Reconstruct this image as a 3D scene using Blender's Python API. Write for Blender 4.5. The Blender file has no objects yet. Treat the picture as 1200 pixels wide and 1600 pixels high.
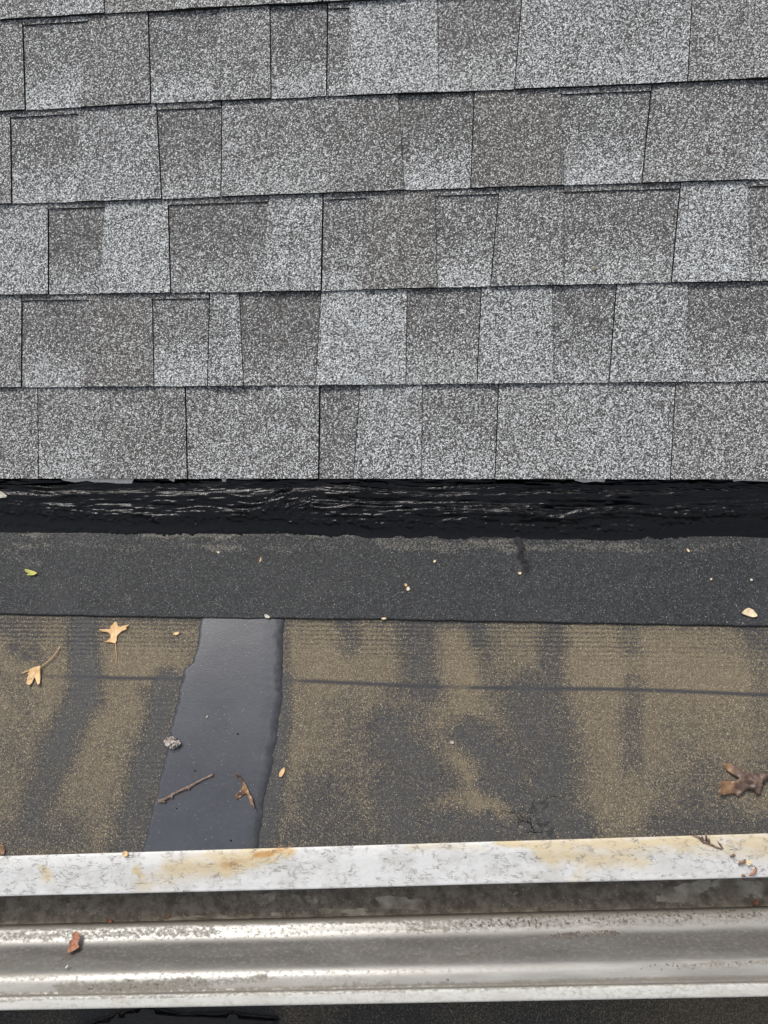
import bpy, bmesh, math, random
import numpy as np
from mathutils import Vector, Matrix

R = math.radians
random.seed(7)
scene = bpy.context.scene
COL = scene.collection

# ------------------------------------------------------------------ camera
F = 1200.0                       # focal length for a 1200 x 1600 frame
PITCH = R(25)                    # pitch of the shingled roof
xc = Vector((14900, -53, 1200)).normalized()          # eave direction seen from the camera
sc = Vector((0, 1, 0)); sc = (sc - xc * sc.dot(xc)).normalized()
nc = xc.cross(sc)
Xw = Vector((1, 0, 0)); Sw = Vector((0, math.cos(PITCH), math.sin(PITCH))); Nw = Xw.cross(Sw)
A3 = Matrix((Xw, Sw, Nw)).transposed()
B3 = Matrix((xc, sc, nc)).transposed()
ROT = A3 @ B3.transposed()
d0 = Vector((0, (800 - 748) / F, -1.0))
CAMLOC = -(ROT @ d0) * 1.16
cam = bpy.data.cameras.new('camera')
camo = bpy.data.objects.new('camera', cam)
COL.objects.link(camo)
camo.matrix_world = Matrix.Translation(CAMLOC) @ ROT.to_4x4()
cam.sensor_fit = 'VERTICAL'; cam.sensor_height = 24; cam.sensor_width = 18
cam.lens = 24 * F / 1600
cam.clip_start = 0.01; cam.clip_end = 500
scene.camera = camo

# ------------------------------------------------------------------ world, sun, exposure
world = bpy.data.worlds.new('World'); scene.world = world; world.use_nodes = True
wn = world.node_tree; wn.nodes.clear()
SUN_DIR = Vector((0.35, -0.50, -0.95)).normalized()   # the way the light travels
elev = math.asin(-SUN_DIR.z); az = math.atan2(-SUN_DIR.x, -SUN_DIR.y)
sky = wn.nodes.new('ShaderNodeTexSky'); sky.sky_type = 'NISHITA'; sky.sun_disc = False
sky.sun_elevation = elev; sky.sun_rotation = az
sky.air_density = 1.0; sky.dust_density = 4.0; sky.ozone_density = 1.0
hs = wn.nodes.new('ShaderNodeHueSaturation'); hs.inputs['Saturation'].default_value = 0.42
bg = wn.nodes.new('ShaderNodeBackground'); bg.inputs['Strength'].default_value = 0.115
wo = wn.nodes.new('ShaderNodeOutputWorld')
wn.links.new(sky.outputs[0], hs.inputs['Color']); wn.links.new(hs.outputs[0], bg.inputs[0]); wn.links.new(bg.outputs[0], wo.inputs[0])
sun = bpy.data.lights.new('sun', 'SUN'); sun.energy = 1.5; sun.angle = R(14); sun.color = (1, 0.965, 0.92)
suno = bpy.data.objects.new('sun', sun); COL.objects.link(suno)
suno.rotation_euler = SUN_DIR.to_track_quat('-Z', 'Y').to_euler(); suno.location = (0, 0, 5)
vs = scene.view_settings
vs.view_transform = 'Standard'; vs.look = 'None'; vs.gamma = 1; vs.use_curve_mapping = False
vs.exposure = 0.50
scene.render.engine = 'CYCLES'

# ------------------------------------------------------------------ maths helpers
ROTN = np.array(ROT); CAMN = np.array(CAMLOC)

def proj(P):
    """world points (n,3) -> where the photograph shows them"""
    q = (np.asarray(P) - CAMN) @ ROTN
    w = np.maximum(-q[:, 2], 1e-3)
    return 600 + F * q[:, 0] / w, 800 - F * q[:, 1] / w

def ray(px, py):
    return (ROT @ Vector(((px - 600) / F, (800 - py) / F, -1.0)))

def hit(px, py, p0, n):
    d = ray(px, py)
    t = (Vector(p0) - CAMLOC).dot(n) / d.dot(n)
    return CAMLOC + d * t

LOW_T = math.tan(R(3.5)); LOW_Z = -0.052
LOW_N = Vector((0, -LOW_T, 1)).normalized(); LOW_P = Vector((0, 0, LOW_Z))

def low(px, py, up=0.0):
    """point of the low roof under that spot of the photograph"""
    return hit(px, py, LOW_P + Vector((0, 0, up)), LOW_N)

def shin(px, py):
    """(along eave, up the slope) on the shingled slope"""
    p = hit(px, py, (0, 0, 0), Nw)
    return p.x, p.dot(Sw)

def _h(ix, iy, seed):
    ix = ix.astype(np.int64); iy = iy.astype(np.int64)
    n = (ix * 374761393 + iy * 668265263 + seed * 1442695041) & 0x7fffffff
    n = ((n ^ (n >> 13)) * 1274126177) & 0x7fffffff
    n = (n ^ (n >> 16)) & 0xffff
    return n / 65535.0

def vn(x, y, seed=0):
    x = np.asarray(x, float); y = np.asarray(y, float)
    ix = np.floor(x); iy = np.floor(y); fx = x - ix; fy = y - iy
    fx = fx * fx * (3 - 2 * fx); fy = fy * fy * (3 - 2 * fy)
    a = _h(ix, iy, seed); b = _h(ix + 1, iy, seed); c = _h(ix, iy + 1, seed); d = _h(ix + 1, iy + 1, seed)
    return (a * (1 - fx) + b * fx) * (1 - fy) + (c * (1 - fx) + d * fx) * fy

def fbm(x, y, seed=0, o=4):
    s = 0; a = 0.5; t = 0
    for k in range(o):
        s = s + a * vn(x * 2 ** k, y * 2 ** k, seed + 17 * k); t += a; a *= 0.5
    return s / t

def sst(x, a, b):
    t = np.clip((x - a) / (b - a), 0, 1); return t * t * (3 - 2 * t)

def caps(x, y, lst, lo_k=0.55, hi_k=1.35):
    """soft union of stains (x0,y0,x1,y1,radius,strength)"""
    m = np.zeros_like(x)
    for (x0, y0, x1, y1, r, s) in lst:
        dx, dy = x1 - x0, y1 - y0; L = dx * dx + dy * dy + 1e-6
        t = np.clip(((x - x0) * dx + (y - y0) * dy) / L, 0, 1)
        d = np.hypot(x - x0 - t * dx, y - y0 - t * dy)
        m = np.maximum(m, s * (1 - sst(d, r * lo_k, r * hi_k)))
    return m

def und(x, y):
    """gentle unevenness of the low roof"""
    return (fbm(np.asarray(x) * 3.1 + 5, np.asarray(y) * 5 + 3, 3, 2) - 0.5) * 0.003

def lz(x, y, up=0.0):
    return float(LOW_Z + LOW_T * y + up + und(x, y))

# ------------------------------------------------------------------ object helpers
def mesh_obj(name, verts, faces, mat, parent=None, smooth=False, masks=None, mat_idx=None, uv=None):
    me = bpy.data.meshes.new(name)
    me.from_pydata([tuple(v) for v in verts], [], faces)
    mats = mat if isinstance(mat, (list, tuple)) else [mat]
    for m in mats: me.materials.append(m)
    if mat_idx is not None: me.polygons.foreach_set('material_index', mat_idx)
    if smooth: me.polygons.foreach_set('use_smooth', [True] * len(me.polygons))
    if masks is not None:
        a = me.color_attributes.new('mask', 'FLOAT_COLOR', 'POINT')
        a.data.foreach_set('color', np.asarray(masks, dtype=np.float32).ravel())
    if uv is not None:
        l = me.uv_layers.new(name='UVMap')
        li = np.empty(len(me.loops), dtype=np.int32); me.loops.foreach_get('vertex_index', li)
        l.data.foreach_set('uv', np.asarray(uv, dtype=np.float32)[li].ravel())
    me.update()
    o = bpy.data.objects.new(name, me); COL.objects.link(o)
    if parent: o.parent = parent
    return o

def grid_obj(name, P, mat, parent=None, masks=None, smooth=True):
    """P: (rows, cols, 3) array"""
    r, c = P.shape[:2]
    idx = np.arange(r * c).reshape(r, c)
    f = np.stack([idx[:-1, :-1], idx[:-1, 1:], idx[1:, 1:], idx[1:, :-1]], -1).reshape(-1, 4)
    me = bpy.data.meshes.new(name)
    me.vertices.add(r * c); me.vertices.foreach_set('co', P.reshape(-1).astype(np.float32))
    me.loops.add(f.size); me.loops.foreach_set('vertex_index', f.ravel().astype(np.int32))
    me.polygons.add(len(f)); me.polygons.foreach_set('loop_start', np.arange(0, f.size, 4, dtype=np.int32))
    me.polygons.foreach_set('loop_total', np.full(len(f), 4, dtype=np.int32))
    me.update(calc_edges=True); me.validate()
    me.polygons.foreach_set('use_smooth', np.full(len(f), smooth))
    me.materials.append(mat)
    if masks is not None:
        a = me.color_attributes.new('mask', 'FLOAT_COLOR', 'POINT')
        M = np.zeros((r * c, 4), np.float32)
        for k, m in enumerate(masks): M[:, k] = np.asarray(m).ravel()
        a.data.foreach_set('color', M.ravel())
    o = bpy.data.objects.new(name, me); COL.objects.link(o)
    if parent: o.parent = parent
    return o

def tag(o, label=None, cat=None, group=None, kind=None):
    if label: o['label'] = label
    if cat: o['category'] = cat
    if group: o['group'] = group
    if kind: o['kind'] = kind
    return o

# ------------------------------------------------------------------ materials
class NT:
    def __init__(s, name):
        s.m = bpy.data.materials.new(name); s.m.use_nodes = True
        s.t = s.m.node_tree; s.t.nodes.clear()
        s.out = s.t.nodes.new('ShaderNodeOutputMaterial')
        s.b = s.t.nodes.new('ShaderNodeBsdfPrincipled')
        s.t.links.new(s.b.outputs[0], s.out.inputs[0])
        s.pos = s.t.nodes.new('ShaderNodeNewGeometry').outputs['Position']
    def put(s, sock, v):
        if hasattr(v, 'is_output'): s.t.links.new(v, sock)
        else: sock.default_value = v
    def math(s, op, a, b=0.0, c=0.0, clamp=False):
        n = s.t.nodes.new('ShaderNodeMath'); n.operation = op; n.use_clamp = clamp
        for k, v in enumerate((a, b, c)): s.put(n.inputs[k], v)
        return n.outputs[0]
    def mix(s, f, a, b, mode='MIX'):
        n = s.t.nodes.new('ShaderNodeMix'); n.data_type = 'RGBA'; n.blend_type = mode
        s.put(n.inputs[0], f)
        for k, v in ((6, a), (7, b)):
            if isinstance(v, tuple) and len(v) == 3: v = (*v, 1)
            s.put(n.inputs[k], v)
        return n.outputs[2]
    def ss(s, v, a, b, lo=0.0, hi=1.0):
        n = s.t.nodes.new('ShaderNodeMapRange'); n.interpolation_type = 'SMOOTHSTEP'
        s.put(n.inputs[0], v); s.put(n.inputs[1], a); s.put(n.inputs[2], b); s.put(n.inputs[3], lo); s.put(n.inputs[4], hi)
        return n.outputs[0]
    def mapping(s, scale, rot=(0, 0, 0), vec=None):
        n = s.t.nodes.new('ShaderNodeMapping'); s.t.links.new(vec or s.pos, n.inputs[0])
        n.inputs['Scale'].default_value = scale; n.inputs['Rotation'].default_value = rot
        return n.outputs[0]
    def noise(s, scale, detail=3, rough=0.55, vec=None, dist=0.0):
        n = s.t.nodes.new('ShaderNodeTexNoise'); s.t.links.new(vec or s.pos, n.inputs['Vector'])
        n.inputs['Scale'].default_value = scale; n.inputs['Detail'].default_value = detail
        n.inputs['Roughness'].default_value = rough; n.inputs['Distortion'].default_value = dist
        return n.outputs[0]
    def voro(s, scale, vec=None, feature='F1', rnd=1.0):
        n = s.t.nodes.new('ShaderNodeTexVoronoi'); n.feature = feature
        s.t.links.new(vec or s.pos, n.inputs['Vector']); n.inputs['Scale'].default_value = scale
        n.inputs['Randomness'].default_value = rnd
        return n
    def sep(s, c):
        n = s.t.nodes.new('ShaderNodeSeparateColor'); s.t.links.new(c, n.inputs[0]); return n.outputs
    def mask(s):
        n = s.t.nodes.new('ShaderNodeAttribute'); n.attribute_name = 'mask'
        o = s.sep(n.outputs['Color']); return [o[0], o[1], o[2], n.outputs['Alpha']]
    def bump(s, h, strength, dist, prev=None):
        n = s.t.nodes.new('ShaderNodeBump'); n.inputs['Strength'].default_value = strength
        n.inputs['Distance'].default_value = dist; s.t.links.new(h, n.inputs['Height'])
        if prev: s.t.links.new(prev, n.inputs['Normal'])
        return n.outputs[0]
    def fin(s, col, rough=0.8, metal=0.0, normal=None, spec=0.5):
        if isinstance(col, tuple) and len(col) == 3: col = (*col, 1)
        s.put(s.b.inputs['Base Color'], col); s.put(s.b.inputs['Roughness'], rough)
        s.put(s.b.inputs['Metallic'], metal); s.put(s.b.inputs['Specular IOR Level'], spec)
        if normal: s.t.links.new(normal, s.b.inputs['Normal'])
        return s.m

def mat_shingle():
    n = NT('granule_shingle')
    oi = n.t.nodes.new('ShaderNodeObjectInfo')
    oc = n.sep(oi.outputs['Color']); tone, grad, hue = oc[0], oc[1], oc[2]
    uv = n.t.nodes.new('ShaderNodeUVMap')
    sx = n.t.nodes.new('ShaderNodeSeparateXYZ'); n.t.links.new(uv.outputs[0], sx.inputs[0]); v = sx.outputs[1]
    warp = n.noise(14, 2)
    vv = n.math('ADD', v, n.math('MULTIPLY', n.math('SUBTRACT', warp, 0.5), 0.45))
    g = n.ss(vv, 0.62, 0.0)                       # lighter granules blended in towards the butt edge
    amt = n.math('ADD', tone, n.math('MULTIPLY', g, grad))
    amt = n.math('ADD', amt, n.math('MULTIPLY', n.math('SUBTRACT', n.noise(28, 3), 0.5), 0.28))
    vo = n.voro(620); r = n.sep(vo.outputs['Color'])
    vo2 = n.voro(1300); r2 = n.sep(vo2.outputs['Color'])
    rr = n.math('ADD', n.math('MULTIPLY', r[0], 0.72), n.math('MULTIPLY', r2[0], 0.28))
    th = n.math('SUBTRACT', 0.86, n.math('MULTIPLY', amt, 0.56))
    f = n.ss(rr, n.math('SUBTRACT', th, 0.10), n.math('ADD', th, 0.12))
    dark = n.mix(hue, (0.052, 0.050, 0.048), (0.064, 0.057, 0.048))
    dark = n.mix(n.ss(r[1], 0.3, 0.95), dark, (0.150, 0.144, 0.137))
    light = n.mix(n.ss(r[2], 0.2, 0.95), (0.375, 0.395, 0.398), (0.76, 0.785, 0.785))
    light = n.mix(n.math('MULTIPLY', hue, 0.5), light, (0.50, 0.475, 0.43))
    col = n.mix(f, dark, light)
    moss = n.math('MULTIPLY', n.ss(n.noise(9, 4), 0.60, 0.80), 0.30)
    col = n.mix(moss, col, (0.10, 0.098, 0.078))
    h = n.math('SUBTRACT', n.math('MULTIPLY', r[1], 0.9), vo.outputs['Distance'])
    nb = n.bump(h, 0.55, 0.0012)
    return n.fin(col, 0.85, normal=nb, spec=0.35)

def mat_asphalt_edge():
    n = NT('shingle_cut_edge')
    c = n.mix(n.ss(n.noise(500, 2), 0.4, 0.7), (0.012, 0.012, 0.012), (0.05, 0.046, 0.042))
    return n.fin(c, 0.9, spec=0.2)

def weave_nodes(n):
    """fabric imprint of the rolled sheet: little squares about 7 mm apart"""
    m = n.mapping((1, 1, 0.0), (0, 0, R(-0.4)))
    w = n.t.nodes.new('ShaderNodeSeparateXYZ'); n.t.links.new(m, w.inputs[0])
    nz = n.math('MULTIPLY', n.noise(60, 3), 4.5)
    a = n.math('SINE', n.math('ADD', n.math('MULTIPLY', w.outputs[0], 2 * math.pi / 0.0074), nz))
    b = n.math('SINE', n.math('ADD', n.math('MULTIPLY', w.outputs[1], 2 * math.pi / 0.0066), nz))
    return n.math('MULTIPLY', n.ss(a, -0.9, 0.9, 0.45, 1.0), n.ss(b, -0.4, 0.8))

def mat_base_sheet():
    n = NT('rolled_felt_tan')
    mk = n.mask(); tan, line, weave, wet = mk
    vo = n.voro(800); r = n.sep(vo.outputs['Color'])
    fine = n.noise(260, 3, 0.7)
    rr = n.math('ADD', n.math('MULTIPLY', r[0], 0.80), n.math('MULTIPLY', fine, 0.20))
    wv = n.math('MULTIPLY', weave_nodes(n), weave)
    t2 = n.math('SUBTRACT', tan, n.math('MULTIPLY', wv, 0.62))
    blot = n.math('MULTIPLY', n.math('SUBTRACT', n.noise(34, 4, 0.6), 0.5), 0.35)
    t2 = n.math('ADD', t2, n.math('MULTIPLY', blot, tan))
    th = n.math('SUBTRACT', 1.02, n.math('MULTIPLY', t2, 0.92))
    f = n.ss(rr, n.math('SUBTRACT', th, 0.36), n.math('ADD', th, 0.36))
    dk = n.mix(n.ss(r[1], 0.1, 1.0), (0.032, 0.033, 0.035), (0.054, 0.054, 0.054))
    tn = n.mix(n.ss(r[2], 0.1, 0.95), (0.108, 0.088, 0.058), (0.245, 0.200, 0.135))
    col = n.mix(f, dk, tn)
    col = n.mix(n.math('MULTIPLY', n.ss(tan, 0.2, 1.0), 0.25), col, (0.135, 0.108, 0.070))
    r9 = n.sep(n.voro(1150).outputs['Color'])
    sp = n.math('MULTIPLY', n.ss(r9[1], 0.965, 0.992), n.ss(tan, -0.3, 0.5))
    col = n.mix(sp, col, (0.46, 0.41, 0.29))
    col = n.mix(n.math('MULTIPLY', n.ss(wet, 0.62, 1.0), 0.85), col, (0.016, 0.017, 0.019))
    col = n.mix(n.math('MULTIPLY', line, 0.9), col, (0.034, 0.036, 0.042))
    h = n.math('ADD', n.math('MULTIPLY', rr, 0.8), n.math('MULTIPLY', wv, -1.2))
    nb = n.bump(h, 0.6, 0.0012)
    rough = n.math('SUBTRACT', 0.82, n.math('MULTIPLY', wet, 0.45))
    return n.fin(col, rough, normal=nb, spec=0.4)

def mat_cap_sheet():
    n = NT('rolled_felt_dark')
    dust, tar, line, wet = n.mask()
    vo = n.voro(620); r = n.sep(vo.outputs['Color']); fine = n.noise(300, 2, 0.7)
    rr = n.math('ADD', n.math('MULTIPLY', r[0], 0.6), n.math('MULTIPLY', fine, 0.4))
    col = n.mix(n.ss(rr, 0.3, 0.85), (0.008, 0.009, 0.010), (0.042, 0.045, 0.047))
    big = n.noise(7, 4)
    col = n.mix(n.math('MULTIPLY', n.ss(big, 0.45, 0.7), 0.35), col, (0.040, 0.041, 0.043))
    th = n.math('SUBTRACT', 1.02, n.math('MULTIPLY', dust, 0.75))
    f = n.ss(rr, n.math('SUBTRACT', th, 0.22), n.math('ADD', th, 0.22))
    col = n.mix(f, col, n.mix(r[2], (0.080, 0.074, 0.064), (0.19, 0.178, 0.15)))
    r9 = n.sep(n.voro(1000).outputs['Color'])
    col = n.mix(n.ss(r9[1], 0.96, 0.995), col, (0.20, 0.20, 0.195))
    col = n.mix(tar, col, (0.012, 0.012, 0.014))
    nb = n.bump(rr, 0.6, 0.0012)
    rough = n.math('SUBTRACT', 0.72, n.math('MULTIPLY', tar, 0.25))
    return n.fin(col, rough, normal=nb, spec=n.math('SUBTRACT', 0.45, n.math('MULTIPLY', tar, 0.33)))

def mat_tar():
    n = NT('fresh_tar')
    m1 = n.mapping((1.6, 14, 14)); st = n.noise(24, 5, 0.65, m1, 0.6)
    m2 = n.mapping((6, 30, 30)); st2 = n.noise(40, 4, 0.7, m2, 0.4)
    wr = n.noise(330, 3, 0.6)
    nb = n.bump(st, 0.16, 0.004)
    nb = n.bump(st2, 0.22, 0.0010, nb)
    nb = n.bump(wr, 0.12, 0.0006, nb)
    rough = n.ss(n.noise(60, 3, 0.6, n.mapping((2, 10, 10))), 0.35, 0.7, 0.10, 0.24)
    col = n.mix(n.ss(st2, 0.4, 0.7), (0.002, 0.0022, 0.0026), (0.005, 0.0054, 0.0064))
    return n.fin(col, rough, normal=nb, spec=0.36)

def mat_wet():
    n = NT('smooth_tar_strip')
    ed, b, c, a = n.mask()
    big = n.noise(9, 3)
    col = n.mix(n.ss(big, 0.35, 0.7), (0.038, 0.042, 0.052), (0.052, 0.057, 0.068))
    sp = n.voro(900); r = n.sep(sp.outputs['Color'])
    col = n.mix(n.math('MULTIPLY', n.math('GREATER_THAN', r[0], 0.997), 0.6), col, (0.26, 0.26, 0.24))
    col = n.mix(n.math('MULTIPLY', n.ss(n.noise(300, 3), 0.5, 0.75), n.math('MULTIPLY', ed, 0.9)), col, (0.06, 0.055, 0.045))
    col = n.mix(n.math('MULTIPLY', b, 0.7), col, (0.020, 0.021, 0.024))
    col = n.mix(n.math('MULTIPLY', n.ss(n.noise(150, 5, 0.75), 0.45, 0.70), 0.35), col, (0.075, 0.078, 0.085))
    nb = n.bump(n.noise(420, 2), 0.22, 0.0006)
    nb = n.bump(n.noise(20, 2), 0.15, 0.002, nb)
    rough = n.math('ADD', 0.24, n.math('MULTIPLY', ed, 0.50))
    return n.fin(col, rough, normal=nb, spec=n.math('SUBTRACT', 0.62, n.math('MULTIPLY', ed, 0.5)))

def mat_paint():
    n = NT('weathered_white_paint')
    rust, dirt, c, a = n.mask()
    col = n.mix(n.ss(n.noise(30, 4, 0.6), 0.4, 0.7), (0.62, 0.62, 0.605), (0.52, 0.515, 0.49))
    rn = n.math('MULTIPLY', rust, n.ss(n.noise(38, 6, 0.72, n.mapping((0.6, 1.8, 1), (0, 0, R(35)))), 0.30, 0.60, 0.50, 1.25))
    col = n.mix(n.ss(rn, 0.0, 0.55), col, (0.57, 0.475, 0.31))
    col = n.mix(n.ss(rn, 0.55, 1.1), col, (0.46, 0.26, 0.09))
    rn2 = n.noise(70, 6, 0.72, n.mapping((0.6, 1.6, 1)), 0.35)
    rid = n.math('ABSOLUTE', n.math('SUBTRACT', rn2, 0.5))
    gate = n.ss(n.math('ADD', n.noise(30, 3, 0.6), n.math('MULTIPLY', dirt, 0.22)), 0.34, 0.56)
    wid = n.math('MULTIPLY', n.ss(n.noise(90, 3), 0.40, 0.70, 0.05, 1.0), 0.030)
    crk = n.math('MULTIPLY', n.ss(rid, wid, 0.0), gate)
    col = n.mix(n.math('MULTIPLY', crk, 0.92), col, (0.13, 0.12, 0.11))
    gr = n.ss(n.noise(26, 6, 0.72, n.mapping((0.6, 1.4, 1))), 0.46, 0.74)
    col = n.mix(n.math('MULTIPLY', gr, 0.14), col, (0.36, 0.32, 0.25))
    st = n.ss(n.noise(300, 3, 0.7), 0.66, 0.74)
    col = n.mix(n.math('MULTIPLY', st, n.math('ADD', 0.25, n.math('MULTIPLY', dirt, 0.5))), col, (0.20, 0.18, 0.155))
    h = n.math('SUBTRACT', n.noise(130, 4, 0.65), n.math('MULTIPLY', crk, 0.5))
    nb = n.bump(h, 0.45, 0.0016)
    return n.fin(col, 0.42, normal=nb, spec=0.5)

def mat_gutter():
    n = NT('gutter_aluminium')
    dirt, speck, white, a = n.mask()  # white holds lip colour and painted highlights; dirt includes painted crease shade
    col = n.mix(n.ss(n.noise(20, 3, 0.6, n.mapping((0.4, 2, 2))), 0.35, 0.7), (0.20, 0.193, 0.178), (0.15, 0.143, 0.130))
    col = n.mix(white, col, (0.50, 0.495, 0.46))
    pat = n.noise(230, 5, 0.72, n.mapping((0.8, 1.2, 1)))
    fl = n.ss(n.math('ADD', pat, n.math('MULTIPLY', dirt, 0.26)), 0.48, 0.78)
    col = n.mix(n.math('MULTIPLY', fl, n.ss(dirt, 0.0, 0.4, 0.20, 0.70)), col, (0.13, 0.115, 0.085))
    sn = n.ss(n.math('ADD', n.noise(260, 3, 0.6), n.math('MULTIPLY', speck, 0.36)), 0.76, 0.84)
    col = n.mix(n.math('MULTIPLY', sn, 0.9), col, (0.07, 0.055, 0.04))
    gr = n.ss(n.noise(38, 6, 0.7, n.mapping((0.35, 2.2, 2.2))), 0.42, 0.72)
    col = n.mix(n.math('MULTIPLY', gr, 0.30), col, (0.20, 0.172, 0.130))
    rs = n.ss(n.noise(330, 2, 0.6), 0.70, 0.76)
    col = n.mix(n.math('MULTIPLY', rs, 0.5), col, (0.11, 0.08, 0.055))
    scr = n.ss(n.noise(22, 2, 0.5, n.mapping((1.2, 60, 60), (0, 0, R(4)))), 0.70, 0.74)
    col = n.mix(n.math('MULTIPLY', scr, 0.25), col, (0.66, 0.65, 0.62))
    nb = n.bump(n.noise(120, 4, 0.6), 0.12, 0.0010)
    allo = n.math('MAXIMUM', fl, sn)
    rough = n.math('ADD', 0.36, n.math('MULTIPLY', allo, 0.35))
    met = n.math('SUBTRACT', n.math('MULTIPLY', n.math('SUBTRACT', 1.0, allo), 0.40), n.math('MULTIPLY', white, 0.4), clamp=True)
    return n.fin(col, rough, met, normal=nb)

def mat_silt():
    n = NT('gutter_silt')
    pale, b, c, a = n.mask()
    n1 = n.noise(60, 5, 0.7)
    col = n.mix(n.ss(n1, 0.35, 0.65), (0.150, 0.128, 0.098), (0.340, 0.298, 0.232))
    pf = n.ss(n.math('ADD', n.math('MULTIPLY', n.noise(90, 4, 0.7), 0.7), n.math('MULTIPLY', pale, 0.5)), 0.58, 0.74)
    col = n.mix(pf, col, n.mix(n.ss(n.noise(40, 3), 0.35, 0.7), (0.26, 0.225, 0.165), (0.62, 0.575, 0.47)))
    r = n.sep(n.voro(500).outputs['Color'])
    col = n.mix(n.math('GREATER_THAN', r[0], 0.975), col, (0.40, 0.36, 0.28))
    nb = n.bump(n.noise(220, 4, 0.7), 0.6, 0.0018)
    return n.fin(col, 0.7, normal=nb)

def mat_leaf(name, c1, c2, c3, rough=0.55):
    n = NT(name)
    col = n.mix(n.ss(n.noise(70, 3, 0.6), 0.35, 0.65), c1, c2)
    a = n.mask()
    col = n.mix(n.math('MULTIPLY', a[0], 0.85), col, c3)
    col = n.mix(n.math('MULTIPLY', n.ss(n.noise(330, 2, 0.6), 0.62, 0.72), 0.4), col, c3)
    nb = n.bump(n.noise(200, 3, 0.6), 0.35, 0.0009)
    return n.fin(col, rough, normal=nb, spec=0.4)

def mat_plain(name, c1, c2, scale=200, rough=0.7, bump=0.4):
    n = NT(name)
    col = n.mix(n.ss(n.noise(scale, 3, 0.6), 0.38, 0.64), c1, c2)
    return n.fin(col, rough, normal=n.bump(n.noise(scale * 1.4, 3), bump, 0.001), spec=0.4)

M_SH = mat_shingle(); M_EDGE = mat_asphalt_edge(); M_BASE = mat_base_sheet(); M_CAP = mat_cap_sheet()
M_TAR = mat_tar(); M_WET = mat_wet(); M_PAINT = mat_paint(); M_GUT = mat_gutter(); M_SILT = mat_silt()
M_WOOD = mat_plain('painted_board', (0.45, 0.43, 0.38), (0.30, 0.27, 0.22), 80)
M_FLAKE = mat_plain('old_white_paint_flake', (0.90, 0.88, 0.84), (0.75, 0.68, 0.58), 160)
M_TAN = mat_leaf('tan_leaf', (0.60, 0.38, 0.17), (0.72, 0.50, 0.26), (0.40, 0.21, 0.08))
M_BROWN = mat_leaf('brown_leaf', (0.060, 0.038, 0.030), (0.150, 0.100, 0.076), (0.40, 0.22, 0.09), 0.38)
M_DARKLEAF = mat_leaf('wet_brown_leaf', (0.10, 0.055, 0.035), (0.30, 0.17, 0.08), (0.025, 0.015, 0.012), 0.35)
M_RED = mat_leaf('rust_leaf', (0.26, 0.10, 0.05), (0.36, 0.17, 0.10), (0.14, 0.05, 0.03))
M_YEL = mat_leaf('yellow_green_leaf', (0.50, 0.47, 0.12), (0.38, 0.42, 0.10), (0.28, 0.24, 0.06))
M_TWIG = mat_plain('twig_bark', (0.13, 0.085, 0.065), (0.26, 0.19, 0.15), 260, 0.6, 0.7)
M_CHIP = mat_plain('pale_flake', (0.62, 0.47, 0.28), (0.72, 0.62, 0.44), 300)
M_WHITE = mat_plain('white_grit', (0.55, 0.53, 0.47), (0.40, 0.36, 0.27), 400)
M_GREYC = mat_plain('crumpled_grey', (0.45, 0.41, 0.37), (0.16, 0.12, 0.10), 220, 0.7, 0.8)

# ------------------------------------------------------------------ shingled roof
def slope_pt(u, v, h):
    return Xw * u + Sw * v + Nw * h

def slab(verts, faces, pts, mats):
    pass

roof_v = [(-1.35, 0.012), (1.35, 0.012), (1.35, 1.75), (-1.35, 1.75)]
dv = [slope_pt(u, v, -0.002) for u, v in roof_v] + [slope_pt(u, v, -0.014) for u, v in roof_v]
roof = mesh_obj('shingled_roof', dv, [(0, 1, 2, 3), (7, 6, 5, 4), (0, 4, 5, 1), (1, 5, 6, 2), (2, 6, 7, 3), (3, 7, 4, 0)], M_EDGE)
tag(roof, 'grey granule asphalt shingle roof slope rising above the black tar seam', 'shingled roof')

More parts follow.
